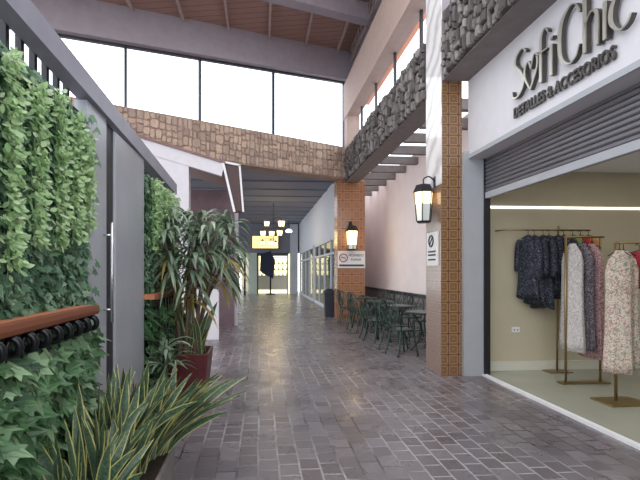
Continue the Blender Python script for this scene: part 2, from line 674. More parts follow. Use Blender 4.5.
def roof_z(x):
    return 8.13 + 0.112 * (x - 2.6)


floor = MB().box(-14, 3.2, -8, 31, -0.2, 0).box(3.2, 9.2, 6.3, 29, -0.2, 0).build('floor', 'paver')
struct(floor, 'dark grey-brown brick paver walkway running down the arcade', 'floor')

sf = MB().box(3.2, 9.2, -1.5, 6.3, -0.2, 0.015).build('floor_shop', 'shop_floor')
struct(sf, 'pale polished floor inside the clothes shop', 'floor')
th = MB().box(3.17, 3.23, -1.5, 5.94, -0.05, 0.03).build('trim_1', 'white_paint')
struct(th, 'pale threshold strip along the shop opening', 'trim')

# roof over the arcade
def wall_y(x):
    return FY + (x - FX) * DY / DX


mb = MB()
xa, xb = -11.0, 3.2
RY = 7.5
mb.prism([(xa, 3, roof_z(xa)), (xb, RY, roof_z(xb)), (xb, wall_y(xb) + 0.4, roof_z(xb)), (xa, wall_y(xa) + 0.4, roof_z(xa))], (0, 0, 0.12))
ceil = mb.build('ceiling', 'ceiling_wood')
struct(ceil, 'brown boarded sloping roof high over the walkway', 'ceiling')
for x in (-5.0, -3.95, -2.9, -1.85, -0.8, 0.25, 1.3, 2.3):
    o = MB().bar((x, 3.2 + (RY - 3) * (x - xa) / (xb - xa), roof_z(x) - 0.05), (x, wall_y(x), roof_z(x) - 0.05), 0.055, 0.1).build('roof_beam', 'rafter')
    struct(o, 'pale rafter under the brown roof boards', 'rafter')
    o['group'] = 'rafters under the roof'
a, b = far(-0.4, -2.0), far(10, -2.0)
o = MB().bar((a.x, a.y, roof_z(a.x) - 0.22), (b.x, b.y, roof_z(b.x) - 0.22), 0.28, 0.42).build('cross_beam', 'gray_plaster')
struct(o, 'grey cross beam under the roof boards near the top of the view', 'beam')
# small lattice truss along the roof edge
tr = thing('roof_truss_beam', 'slim lattice truss along the roof edge above the right-hand beam', 'truss', (2.68, 10, 7.9))
tr['kind'] = 'structure'
for nm, z in (('chord', 7.72), ('chord', 8.02)):
    MB().bar((2.68, 7.5, z), (2.68, 12.6, z), 0.045).build(nm, 'truss', tr, True)
mb = MB()
for i in range(13):
    y = 7.5 + i * 0.38
    mb.bar((2.68, y, 7.72), (2.68, y + 0.19, 8.02), 0.025)
    mb.bar((2.68, y + 0.19, 8.02), (2.68, y + 0.38, 7.72), 0.025)
mb.build('lattice', 'truss', tr, True)


def stones(mb, origin, U, L, z0, z1, depth, smin, smax, tall, rng, ragged=0.0, N=None):
    """random coursed stones standing out from a wall face. U = unit vector along the face, N = outward normal"""
    U = Vector(U)
    N = Vector(N)

    def put(u0, u1, w0, w1):
        g = 0.012
        u0 += g
        u1 -= g
        w0 += g
        w1 -= g
        if u1 - u0 < 0.02 or w1 - w0 < 0.02:
            return
        d = depth * rng.uniform(0.45, 1.0)
        cu = min(u1 - u0, w1 - w0) * 0.22
        j = lambda: rng.uniform(-0.012, 0.012)
        base = [(u0, w0), (u1, w0), (u1, w1), (u0, w1)]
        # eight-sided outline, rounded corners
        out = []
        for (pu, pw), (du, dw) in zip(base, ((1, 1), (-1, 1), (-1, -1), (1, -1))):
            p1 = (pu + du * cu + j(), pw + j())
            p2 = (pu + j(), pw + dw * cu + j())
            out += [p2, p1] if (du, dw) in ((1, 1), (-1, -1)) else [p1, p2]
        c = ((u0 + u1) / 2, (w0 + w1) / 2)
        r0, r1, r2 = [], [], []
        for (pu, pw) in out:
            P = Vector(origin) + U * pu + Vector((0, 0, pw))
            r0.append(P)
            r1.append(P + N * d * 0.75)
            Q = Vector(origin) + U * (c[0] + (pu - c[0]) * 0.72) + Vector((0, 0, c[1] + (pw - c[1]) * 0.78))
            r2.append(Q + N * (d + j() * 0.8))
        mb.loft([r0, r1, r2], False)

    def split(u0, u1, w0, w1):
        w, h = u1 - u0, w1 - w0
        if w > smax or h > smax * tall:
            pass
        elif w < smin * 1.7 and h < smin * 1.7 * tall or rng.random() < 0.3:
            put(u0, u1, w0, w1)
            return
        if w * tall > h and w > smin * 1.4:
            m = u0 + w * rng.uniform(0.35, 0.65)
            split(u0, m, w0, w1)
            split(m, u1, w0, w1)
        elif h > smin * tall * 1.2:
            m = w0 + h * rng.uniform(0.35, 0.65)
            split(u0, u1, w0, m)
            split(u0, u1, m, w1)
        else:
            put(u0, u1, w0, w1)

    u = 0.0
    while u < L:
        du = min(rng.uniform(0.5, 0.9), L - u)
        split(u, u + du, z0 - rng.uniform(0, ragged), z1 + rng.uniform(-ragged, ragged))
        u += du


# far beam
rng = random.Random(3)
fb = MB()
p = [far(-0.2, 0, 4.27), far(12, 0, 4.27), far(12, 0.45, 4.27), far(-0.2, 0.45, 4.27)]
fb.prism(p, (0, 0, 0.95))
far_beam = fb.build('stone_beam', 'mortar_brown')
struct(far_beam, 'brown stone-clad beam crossing the arcade under the big windows', 'beam')
mb = MB()
stones(mb, far(-0.1, 0, 0), (DX, DY, 0), 10.5, 4.3, 5.2, 0.045, 0.1, 0.24, 1.35, rng, 0.01, (-NX, -NY, 0))
mb.build('stone_cladding', 'stone_brown', far_beam)
# window over the far beam
w1 = bpy.data.objects.new('window_1', None)
C.objects.link(w1)
w1.location = far(4, 0.2, 5.2)
struct(w1, 'wide clerestory window above the brown stone beam, blown out by daylight', 'window')


def ftop(s):
    return 7.27 - 0.09 * s


mb = MB()
for s in (-0.05, 2.4, 4.5, 6.27, 8.05, 10.0, 12):
    a = far(s, 0.2)
    mb.bar((a.x, a.y, 5.2), (a.x, a.y, ftop(s)), 0.055, 0.08, (NX, NY, 0))
a, b = far(-0.2, 0.2), far(12, 0.2)
mb.bar((a.x, a.y, 5.24), (b.x, b.y, 5.24), 0.08, 0.06)
mb.bar((a.x, a.y, ftop(-0.2) - 0.02), (b.x, b.y, ftop(12) - 0.02), 0.08, 0.06)
mb.build('window_frame', 'frame_dark', w1, True)
a, b = far(-0.2, 0.2), far(12, 0.2)
MB().prism([(a.x, a.y, 5.2), (b.x, b.y, 5.2), (b.x, b.y, ftop(12)), (a.x, a.y, ftop(-0.2))], (NX * 0.008, NY * 0.008, 0)).build('pane', 'glass', w1, True)
# plaster band above it
a, b = far(-1.2, 0.0), far(12, 0.0)
band = MB().prism([(a.x, a.y, ftop(-1.2)), (b.x, b.y, ftop(12)), (b.x, b.y, roof_z(b.x) + 0.05), (a.x, a.y, roof_z(a.x) + 0.05)], (NX * 0.35, NY * 0.35, 0)).build('wall_far', 'gray_plaster')
struct(band, 'mauve-grey plaster band between the big windows and the roof', 'wall')

# right-hand side: stone beam, clerestory, plaster beam
rb = MB().box(RX, 3.0, 6.55, 12.9, 4.2, 5.08).build('stone_beam', 'concrete')
struct(rb, 'grey stone-clad beam over the seating bay between the two tiled pillars', 'beam')
mb = MB()
stones(mb, (RX, 6.6, 0), (0, 1, 0), 6.3, 4.22, 5.1, 0.09, 0.06, 0.15, 2.0, rng, 0.04, (-1, 0, 0))
MB().box(RX - 0.008, RX + 0.001, 6.56, 12.9, 4.21, 5.06).build('mortar_face', 'mortar', rb)
mb.build('stone_cladding', 'stone_gray', rb)
nb = MB().box(RX, 2.99, -1.5, 5.98, 4.22, 5.12).build('stone_beam', 'concrete')
struct(nb, 'grey stone-clad beam above the white shop sign', 'beam')
mb = MB()
stones(mb, (RX, -1.4, 0), (0, 1, 0), 7.25, 4.24, 5.14, 0.09, 0.06, 0.15, 2.0, rng, 0.04, (-1, 0, 0))
MB().box(RX - 0.008, RX + 0.001, -1.4, 5.9, 4.23, 5.1).build('mortar_face', 'mortar', nb)
mb.build('stone_cladding', 'stone_gray', nb)

w2 = bpy.data.objects.new('window_2', None)
C.objects.link(w2)
w2.location = (2.78, 6, 5.1)
struct(w2, 'long clerestory window above the right-hand stone beams', 'window')
mb = MB()
for y in (-1, 0.7, 2.4, 4.1, 5.8, 7.25, 8.7, 10.15, 11.6):
    mb.bar((2.78, y, 5.1), (2.78, y, 6.02), 0.05)
mb.bar((2.78, -1.5, 5.12), (2.78, 12.4, 5.12), 0.05)
mb.build('window_frame', 'frame_dark', w2, True)
MB().box(2.776, 2.784, -1.5, 12.4, 5.1, 6.02).build('pane', 'glass', w2, True)
o = MB().box(2.5, 2.86, -1.5, 12.75, 6.0, 7.05).build('plaster_beam', 'peach')
struct(o, 'plain peach plaster beam running above the right-hand clerestory window', 'beam')
o = MB().box(2.8, 2.86, 7.3, 13.0, 7.05, 8.25).build('wall_right', 'gray_plaster')
struct(o, 'upper right wall between plaster beam and roof', 'wall')
o = MB().box(3.1, 3.34, -1.5, 13, 6.6, 6.62).build('eave_beam', 'poly')
struct(o, 'peach eave seen through the right-hand clerestory window', 'eave')
o = MB().box(2.52, 2.88, 12.3, 12.72, 5.1, 6.0).build('corner_post_pillar', 'peach')
struct(o, 'short orange-peach plaster post at the corner of the two clerestory windows', 'post')

# bay soffit with joists
for i in range(10):
    y = 6.9 + i * 0.9
    o = MB().box(3.0, 4.1, y, y + 0.14, 4.18, 4.36).build('joist_beam', 'soffit')
    struct(o, 'stubby joist under the seating bay soffit', 'joist')
    o['group'] = 'joists over the seating bay'
# pale pink wall and the dark rail below it
o = MB().box(3.95, 4.1, 6.3, 17, 0.9, 4.5).build('wall_bay', 'pink')
struct(o, 'plain pale pink wall behind the cafe seating', 'wall')
o = MB().box(3.93, 4.1, 6.3, 17, 0, 0.86).build('wall_bay_dado', 'concrete')
struct(o, 'grey-brown dado below the pale pink wall behind the cafe seating', 'wall')
o = MB().box(3.9, 4.1, 6.3, 17, 0.84, 0.93).build('trim_2', 'dark_metal')
struct(o, 'dark rail between the pink wall and its dado', 'trim')
o = MB().box(3.2, 4.1, 16.0, 16.2, 0, 4.5).box(3.1, 3.2, 13.45, 16.2, 0, 4.5).build('wall_bay_end', 'pink')
struct(o, 'end wall closing the seating bay behind the far pillar', 'wall')

# tiled pillars
np_ = MB().box(RX, 2.9, 6.0, 6.55, 0, 4.24).build('tiled_pillar', 'terra')
struct(np_, 'near square pillar clad in patterned terracotta tiles beside the shop', 'pillar')
MB().box(RX - 0.012, RX, 5.995, 6.55, 0, 2.75).build('side_tiles', 'terra_side', np_)
MB().box(RX - 0.014, RX, 5.99, 6.55, 2.75, 6.0).build('painted_glare_slab', 'glare_white', np_)['label'] = 'polished side face with window glare painted in as white'  # upper side face, its white colour stands for reflected window light
MB().box(RX, 2.9, 6.0, 6.55, 4.24, 6.0).build('upper_shaft', 'gray_plaster', np_)
fp = MB().box(2.35, 3.2, 12.95, 13.5, 0, 5.0).build('tiled_pillar', 'terra_far')
struct(fp, 'far wide pillar clad in orange patterned tiles behind the cafe tables', 'pillar')
o = MB().box(2.9, 3.2, 5.94, 6.5, 0, 3.2).build('wall_pilaster', 'pilaster')
struct(o, 'plain pale grey pilaster between tiled pillar and shop opening', 'wall')

# shop fascia
fa = MB().box(2.98, 3.3, -1.5, 5.98, 3.1, 4.22).build('wall_sign_fascia', 'fascia')
struct(fa, 'white sign fascia over the shop opening', 'wall')
MB().box(2.965, 2.985, -1.5, 5.98, 3.1, 3.16).build('fascia_trim', 'pilaster', fa)
# shop interior
o = MB().box(3.18, 9.0, 6.2, 6.3, 0.0, 3.1).build('wall_shop_left', 'shop_wall')
struct(o, 'beige shop wall with a light strip behind the clothes rails', 'wall')
o = MB().box(9.0, 9.15, -1.5, 6.3, 0, 3.1).build('wall_shop_back', 'shop_wall')
struct(o, 'beige back wall of the shop', 'wall')
o = MB().box(3.2, 9.0, -1.6, -1.5, 0, 3.1).build('wall_shop_right', 'shop_wall')
struct(o, 'beige end wall of the shop out of view', 'wall')
o = MB().box(3.25, 9.0, -1.5, 6.3, 3.0, 3.15).build('ceiling_shop', 'white_paint')
struct(o, 'white shop ceiling', 'ceiling')
o = MB().box(3.2, 9.0, 6.17, 6.2, 0.015, 0.15).build('baseboard_shop', 'cream')
struct(o, 'cream baseboard along the beige shop wall', 'baseboard')
o = MB().box(3.22, 8.9, 6.19, 6.2, 2.44, 2.468).build('light_strip', 'led')
tag(o, 'thin white light strip running along the beige shop wall above the clothes', 'light strip')

# rear corridor
o = MB().box(-6, 2.8, 13.2, 31, 4.65, 4.8).build('ceiling_rear', 'blue_gray')
struct(o, 'low grey-blue ceiling of the rear corridor', 'ceiling')
for i in range(9):
    y = 15 + i * 1.5
    o = MB().box(-5, 2.6, y, y + 0.2, 4.61, 4.66).build('ceiling_rib_beam', 'blue_gray')
    struct(o, 'shallow rib across the rear corridor ceiling', 'beam')
    o['group'] = 'ribs of the rear corridor ceiling'
o = MB().box(2.6, 2.8, 13.5, 29, 2.75, 4.7).box(2.8, 3.15, 13.5, 29, 2.75, 2.85).build('wall_rear_right', 'pale_wall')
struct(o, 'pale upper wall over the glazed shop fronts of the rear corridor', 'wall')
o = MB().box(-6, -1.35, 28.6, 28.8, 0, 4.7).build('wall_rear_left', 'pale_green')
struct(o, 'pale green wall at the end of the rear corridor', 'wall')
o = MB().box(-1.4, 2.8, 28.6, 28.9, 2.7, 4.7).build('wall_rear_end', 'blue_gray')
struct(o, 'grey-blue wall above the shop at the end of the rear corridor', 'wall')
o = MB().box(-1.4, 2.8, 32.5, 32.7, 0, 3.2).build('wall_rear_shop', 'cream')
struct(o, 'back wall of the lit shop at the end', 'wall')
o = MB().box(-1.4, 2.8, 28.9, 32.5, 3.2, 3.3).build('ceiling_rear_shop', 'white_paint')
struct(o, 'ceiling of the lit shop at the end', 'ceiling')
o = MB().box(-1.5, 2.8, 31, 33, -0.2, 0.0).build('floor_rear_shop', 'far_floor')
struct(o, 'floor of the lit shop at the end', 'floor')
o = MB().box(-0.75, -0.2, 28.5, 28.9, 0, 2.7).build('wall_rear_pier', 'pale_green')
struct(o, 'pale pier left of the shop entrance at the end of the corridor', 'wall')
o = MB().box(2.0, 2.5, 28.3, 28.8, 0, 4.6).build('wall_rear_pier_right', 'pale_wall')
struct(o, 'pale pier right of the shop entrance at the end of the corridor', 'wall')


def shopfront(n, y0, y1):
    o = bpy.data.objects.new('window_%d' % n, None)
    C.objects.link(o)
    o.location = (2.65, y0, 0)
    mb = MB()
    k = 4
    for i in range(k + 1):
        y = y0 + (y1 - y0) * i / k
        mb.box(2.6, 2.7, y - 0.06, y + 0.06, 0, 2.75)
    mb.box(2.6, 2.7, y0, y1, 2.62, 2.75).box(2.6, 2.7, y0, y1, 2.1, 2.18).box(2.6, 2.7, y0, y1, 0, 0.12)
    mb.build('window_frame', 'pale_wall', o, True)
    MB().box(2.645, 2.655, y0, y1, 0.1, 2.7).build('pane', 'shopglass', o, True)
    return o


struct(shopfront(3, 14.2, 20.5), 'glazed shop front on the right of the rear corridor, nearer one', 'window')
struct(shopfront(4, 21.0, 28.2), 'glazed shop front on the right of the rear corridor, farther one', 'window')
o = MB().box(4.8, 5.0, 16.3, 29, 0, 3).box(2.8, 5, 16.3, 29, 2.9, 3.0).box(2.8, 5, 28.9, 29, 0, 3).box(2.8, 3.2, 13.45, 13.55, 0, 4.5).build('wall_rear_shop_side', 'cream')
struct(o, 'back wall of the glazed shops on the right', 'wall')
area('side_shop_lamp', (3.8, 19, 2.85), (0, 0, 0), 0.8, 5, 25, (1, 0.88, 0.6))
area('side_shop_lamp', (3.8, 25, 2.85), (0, 0, 0), 0.8, 5, 25, (1, 0.9, 0.55))

# ------------------------------------------------------------------ roller shutter
sh = thing('roller_shutter', 'grey slatted roller shutter half rolled down over the shop opening', 'shutter', (3.26, 2.2, 2.53))
mb = MB()
z = 2.62
while z < 3.2:
    pts = [(3.215, -1.45, z), (3.205, -1.45, z + 0.014), (3.205, -1.45, z + 0.04), (3.215, -1.45, z + 0.05), (3.25, -1.45, z + 0.05), (3.25, -1.45, z)]
    mb.prism(pts, (0, 7.37, 0))
    z += 0.056
mb.build('slat_curtain', 'shutter', sh, True)
bevel(MB().box(3.2, 3.26, -1.45, 5.92, 2.53, 2.62).build('bottom_bar', 'pilaster', sh, True), 0.006)
MB().box(3.19, 3.28, 5.92, 5.95, 0.0, 3.1).build('guide_channel', 'dark_metal', sh, True)

# ------------------------------------------------------------------ shop sign lettering
sg = thing('shop_sign', 'raised champagne metal lettering Sofi Chic on the white fascia', 'sign', (2.97, 4.0, 3.3))


def py2y(px, X=2.94):
    u = (px - 290) / 430
    s, c = math.sin(R(4)), math.cos(R(4))
    return X / (s + u * c) * (c - u * s)


def ribbon(mb, pts, n=7, th=0.045, x=2.915):
    """stroke of changing width: pts (y, z, w) on the fascia plane, raised by th"""
    P = bez([(a, b, w) for a, b, w in pts], n) if len(pts) > 2 else [Vector(q) for q in pts]
    L, Rr = [], []
    for i, q in enumerate(P):
        a, b = P[max(i - 1, 0)], P[min(i + 1, len(P) - 1)]
        d = Vector((b.x - a.x, b.y - a.y))
        d.normalize()
        nn = Vector((-d.y, d.x)) * max(q.z, 0.004) / 2
        L.append((q.x + nn.x, q.y + nn.y))
        Rr.append((q.x - nn.x, q.y - nn.y))
    b0 = len(mb.v)
    for (l, r) in zip(L, Rr):
        mb.v += [Vector((x, l[0], l[1])), Vector((x, r[0], r[1])), Vector((x + th, r[0], r[1])), Vector((x + th, l[0], l[1]))]
    for i in range(len(L) - 1):
        for k in range(4):
            k2 = (k + 1) % 4
            a = b0 + i * 4
            mb.face((a + k, a + k2, a + 4 + k2, a + 4 + k))
    mb.face((b0, b0 + 1, b0 + 2, b0 + 3))
    e = b0 + (len(L) - 1) * 4
    mb.face((e + 3, e + 2, e + 1, e))


def glyph(px0, px1, strokes, zb=3.46, cap=0.53):
    """strokes in a unit box (0..1 wide, 0..1 high), widths in metres"""
    ya, yb = py2y(px0), py2y(px1)
    mb = MB()
    for st in strokes:
        ribbon(mb, [(ya + (yb - ya) * u, zb + v * cap, w) for u, v, w in st])
    o = mb.build('letter', 'letter_small', sg, True)
    mb = MB()
    for st in strokes:
        ribbon(mb, [(ya + (yb - ya) * u, zb + v * cap, w * 0.9) for u, v, w in st], th=0.012, x=2.905)
    mb.build('letter_face', 'letter', o, True)['label'] = 'polished champagne face'
    return o


T, F = 0.013, 0.04
glyph(514, 529, [[(.95, .86, F * .6), (.7, .98, T), (.3, .9, F * .7), (.25, .72, F), (.6, .5, F), (.8, .25, F), (.5, .04, T), (.1, .06, F * .6), (.02, .2, F * .6)]])
glyph(527, 540, [[(.45, .0, T), (.05, .3, F * .7), (.05, .52, F * .7), (.3, .6, T), (.5, .42, F * .5)], [(.5, .42, F * .5), (.75, .66, T), (.98, .58, F * .6), (.95, .34, F * .6), (.45, 0, T)]])
glyph(538, 551, [[(.95, .9, F * .5), (.7, 1.0, T), (.42, .85, F * .8), (.42, .4, F), (.42, 0.0, F)], [(.05, .58, T), (.9, .58, T)]])
glyph(551, 557, [[(.5, .58, F), (.5, 0.0, F)], [(.5, .74, F), (.5, .68, F)]])
glyph(561, 583, [[(.98, .78, F * .5), (.8, .97, T), (.5, 1.0, T), (.15, .82, F), (.06, .5, F * 1.2), (.15, .18, F), (.5, 0, T), (.8, .04, T), (.98, .22, F * .4)]])
glyph(585, 603, [[(.15, 1.04, F), (.15, 0, F)], [(.15, .45, T), (.5, .62, T), (.85, .5, F), (.85, 0, F)]])
glyph(605, 611, [[(.5, .6, F), (.5, 0, F)], [(.5, .78, F), (.5, .71, F)]])
glyph(613, 635, [[(.95, .48, F * .7), (.7, .6, T), (.4, .6, T), (.08, .42, F), (.08, .18, F), (.45, .0, T), (.8, .03, T), (.98, .14, T)]])
# small caption in block capitals under the name
cu = bpy.data.curves.new('caption', 'FONT')
cu.body = 'DETALLES & ACCESORIOS'
cu.size = 0.165
cu.extrude = 0.012
cu.offset = 0.003
cu.space_character = 1.0
cap = bpy.data.objects.new('caption', cu)
C.objects.link(cap)
cap.parent = sg
cap.rotation_euler = (R(90), 0, R(-90))
cap.location = Vector((2.955, 4.82, 3.275)) - sg.location
cap.scale = (0.75, 1, 1)
cu.materials.append(M['letter_small'])


def to_mesh(o):
    bpy.context.view_layer.update()
    me = bpy.data.meshes.new_from_object(o.evaluated_get(bpy.context.evaluated_depsgraph_get()))
    n = bpy.data.objects.new(o.name, me)
    nm, par = o.name, o.parent
    n.location, n.rotation_euler, n.scale = o.location, o.rotation_euler, o.scale
    bpy.data.objects.remove(o)
    n.name = nm
    C.objects.link(n)
    n.parent = par
    return n


to_mesh(cap)

# ------------------------------------------------------------------ fence, green walls, gate panel on the left
GX = -1.15
fence = thing('metal_fence', 'tall grey metal fence with slim bars behind the green leaf panels', 'fence', (GX, 3, 0))
MB().bar((GX, 0.6, 2.80), (GX, 5.8, 2.58), 0.1, 0.135).build('top_rail', 'rail_gray', fence, True)
for i in range(39):
    y = 0.7 + i * 0.13
    if 2.88 < y < 4.3:
        continue
    MB().bar((GX - 0.06, y, 0), (GX - 0.06, y, 2.81 - 0.042 * y), 0.03, 0.03).build('bar', 'dark_metal', fence, True)
MB().box(GX - 0.06, GX + 0.02, 5.7, 5.8, 0, 2.52).build('post', 'steel', fence, True)

gate = thing('sheet_metal_gate', 'grey sheet metal gate leaf with slim bar handle between the two green walls', 'gate', (GX, 3.85, 0))
bevel(MB().box(GX - 0.03, GX + 0.03, 3.43, 4.26, 0.04, 2.585).build('panel', 'steel', gate, True), 0.008)
MB().box(GX - 0.06, GX + 0.01, 3.26, 3.43, 0.04, 2.6).build('jamb', 'dark_metal', gate, True)
MB().box(GX - 0.06, GX + 0.02, 2.9, 3.26, 0.02, 2.62).build('stile', 'steel', gate, True)
h = MB().tube([(GX + 0.08, 3.2, 1.13), (GX + 0.08, 3.2, 1.85)], 0.011, 8).build('handle', 'chrome', gate, True)
for z in (1.22, 1.76):
    MB().tube([(GX + 0.01, 3.2, z), (GX + 0.08, 3.2, z)], 0.008, 6).build('standoff', 'chrome', h, True)


def green_wall(name, label, y0, y1, zt, strands, dens, big=True):
    t = thing(name, label, 'green wall', (GX, (y0 + y1) / 2, 0))
    MB().box(GX - 0.02, GX, y0, y1, 0.1, zt).build('backing_panel', 'backing', t, True)
    mb = MB()
    rg = random.Random(int(y0 * 10))
    for _ in range(int((y1 - y0) * (zt - 0.3) * dens)):
        y, z = rg.uniform(y0, y1), rg.uniform(1.05, zt - 0.03)
        ln = rg.uniform(0.035, 0.065)
        d = (rg.uniform(0.05, 0.45), rg.uniform(-0.7, 0.7), rg.uniform(-1.2, 0.1))
        n = (1, rg.uniform(-0.6, 0.4), rg.uniform(-0.1, 0.9))
        mb.leaf((GX + rg.uniform(0.0, 0.05), y, z), d, n, ln, ln * 0.95)
    for _ in range(int((y1 - y0) * 20)):      # sprigs that break the outline at the end and the top
        z = rg.uniform(1.1, zt)
        mb.leaf((GX + rg.uniform(0, 0.1), y1 + rg.uniform(-0.02, 0.04), z), (0.3, rg.uniform(0, 1), -0.5), (1, -0.3, 0.4), 0.07, 0.07)
    o = mb.build('ivy_foliage', 'ivy', t, True)
    o['kind'] = 'stuff'
    o['label'] = 'dark green ivy leaves'
    mb = MB()
    for _ in range(int((y1 - y0) * dens * 0.75)):
        y, z = rg.uniform(y0, y1), rg.uniform(0.25, 1.12)
        ln = rg.uniform(0.08, 0.14)
        d = (rg.uniform(0.2, 0.8), rg.uniform(-0.7, 0.7), rg.uniform(-1.0, 0.1))
        n = (1, rg.uniform(-0.6, 0.3), rg.uniform(0.1, 1.0))
        mb.leaf((GX + rg.uniform(0.0, 0.12), y, z), d, n, ln, ln)
    o = mb.build('broad_ivy_foliage', 'ivy_big', t, True)
    o['kind'] = 'stuff'
    o['label'] = 'broad ivy leaves below the rail'
    for (ys, zs, ze, wid) in strands:
        mb = MB()
        mb.tube([(GX + 0.05, ys, zs), (GX + 0.06, ys + 0.01, (zs + ze) / 2), (GX + 0.06, ys, ze)], 0.006, 5)
        nleaf = int((zs - ze) * 640)
        for i in range(nleaf):
            q = i / nleaf
            z = zs + (ze - zs) * q + rg.uniform(-0.02, 0.02)
            y = ys + rg.gauss(0, wid * (0.5 if q < 0.85 else 0.35))
            ln = rg.uniform(0.026, 0.046)
            d = (rg.uniform(0.0, 0.9), rg.uniform(-1, 1), rg.uniform(-1.0, 0.6))
            n = (rg.uniform(0.4, 1), rg.uniform(-0.6, 0.4), rg.uniform(-0.1, 1))
            mb.leaf((GX + 0.05 + rg.uniform(0, 0.06), y, z), d, n, ln, ln * 0.75, 0.2, 'oval')
        mb.build('hanging_vine', 'pale_vine', t, True)['label'] = 'pale yellow-green hanging vine'
    return t


green_wall('green_wall', 'large leafy green wall with pale hanging vines on the fence, nearest one', 0.9, 2.86, 2.52,
           [(1.7, 2.46, 1.35, .075), (1.95, 2.44, 1.5, .065), (2.17, 2.4, 1.62, .06), (2.4, 2.46, 1.62, .06), (2.6, 2.42, 1.68, .06), (2.77, 2.36, 1.75, .045)], 1700)
green_wall('green_wall', 'narrow leafy green wall beyond the sheet metal gate', 4.3, 5.7, 2.5,
           [(4.47, 2.42, 1.7, .08), (4.68, 2.45, 1.55, .08), (4.9, 2.42, 1.6, .08), (5.12, 2.45, 1.5, .09), (5.36, 2.42, 1.6, .09), (5.58, 2.42, 1.6, .06)], 900)

# wooden handrail with scrolled iron balusters
rl = thing('railing', 'orange-brown wooden handrail on scrolled black iron balusters in front of the ivy', 'railing', (GX + 0.12, 2.2, 0))
hr = MB()
hr.prism([(GX + 0.0, 0.9, 1.24), (GX + 0.155, 0.9, 1.235), (GX + 0.16, 0.9, 1.26), (GX + 0.155, 0.9, 1.29), (GX + 0.0, 0.9, 1.29)], (0, 1.84, 0))
bevel(hr.build('handrail', 'rail_wood', rl, True), 0.006)
for i in range(15):
    y = 1.0 + i * 0.12
    mb = MB()
    c = Vector((GX + 0.125, y, 1.187))
    path = []
    for k in range(15):                       # scroll under the rail
        a = PI * 0.5 - k / 14 * 2 * PI * 0.95
        path.append(c + Vector((math.cos(a) * 0.034, k * 0.004, math.sin(a) * 0.038)))
    mb.tube(path, 0.0165, 8)
    mb.tube(bez([c + Vector((-0.03, 0.03, -0.02)), (GX + 0.08, y + .03, 0.9), (GX + 0.06, y + .03, 0.6), (GX + 0.07, y + .03, 0.3), (GX + 0.06, y + .03, 0.02)], 5), 0.007, 6)
    mb.build('baluster', 'black_iron', rl, True)
MB().bar((GX + 0.06, 0.9, 0.1), (GX + 0.06, 2.75, 0.1), 0.03).build('bottom_rail', 'black_iron', rl, True)

rl2 = thing('railing', 'short wooden handrail in front of the narrow green wall beyond the gate', 'railing', (GX + 0.12, 5.2, 0))
MB().box(GX + 0.02, GX + 0.16, 4.3, 5.7, 1.22, 1.27).build('handrail', 'rail_wood', rl2, True)
for i in range(9):
    y = 4.45 + i * 0.14
    MB().tube([(GX + 0.12, y, 1.22), (GX + 0.14, y, 0.6), (GX + 0.12, y, 0.02)], 0.009, 6).build('baluster', 'black_iron', rl2, True)

# ------------------------------------------------------------------ snake plants in a long planter
pl = thing('planter_box', 'long low grey planter box holding the snake plants', 'planter', (-0.77, 2.4, 0))
mb = MB()
mb.box(-0.93, -0.6, 1.7, 3.1, 0, 0.26)
bevel(mb.build('box', 'planter', pl, True), 0.012)
MB().box(-0.91, -0.62, 1.72, 3.08, 0.255, 0.27).build('soil', 'soil', pl, True)


def snake_plant(name, label, x, y, z, n, hmin, hmax, spread, seed, group=None, lean=(0, 0), sx=0.1, sy=0.2):
    rg = random.Random(seed)
    mb = MB()
    for i in range(n):
        a = rg.uniform(0, 2 * PI)
        bx, by = rg.uniform(-sx, sx), rg.uniform(-sy, sy)
        h = rg.uniform(hmin, hmax)
        tilt = rg.uniform(0.05, spread)
        ox = math.cos(a) * tilt + lean[0] * rg.uniform(0.3, 1)
        oy = math.sin(a) * tilt + lean[1] * rg.uniform(0.3, 1)
        path, wd = [], []
        w = rg.uniform(0.046, 0.074)
        for k in range(9):
            q = k / 8
            path.append((bx + ox * h * q * (0.6 + 0.5 * q), by + oy * h * q * (0.6 + 0.5 * q), h * q * (1 - 0.3 * min(1, abs(ox) + abs(oy)) * q)))
            wd.append(w * (0.55 + 0.9 * q if q < 0.5 else 1.0 * (1 - ((q - 0.5) / 0.5) ** 2.2)) + 0.002)
        rot = rg.uniform(0, PI)
        mb.strap(path, wd, (math.cos(rot), math.sin(rot) * 0.6, 0.05), 0.18)
    o = mb.build(name, 'snake')
    o.location = (x, y, z)
    return tag(o, label, 'plant', group)


snake_plant('snake_plant', 'upright snake plant with yellow-edged leaves nearest the bottom edge of the view', -0.82, 2.15, 0.26, 46, 0.35, 0.62, 0.5, 11, lean=(0.2, 0.2))
snake_plant('snake_plant', 'tall snake plant with yellow-edged leaves in the middle of the grey planter', -0.84, 2.45, 0.26, 56, 0.4, 0.74, 0.42, 12, lean=(0.1, 0.2))
snake_plant('snake_plant', 'snake plant with yellow-edged leaves second from the far end of the planter', -0.8, 2.75, 0.26, 56, 0.4, 0.74, 0.55, 13, lean=(0.4, 0.1))
snake_plant('snake_plant', 'snake plant whose dark leaves lean out over the pavers at the planter end', -0.72, 2.98, 0.26, 34, 0.42, 0.68, 0.35, 14, lean=(0.95, 0.1), sx=.08, sy=.1)
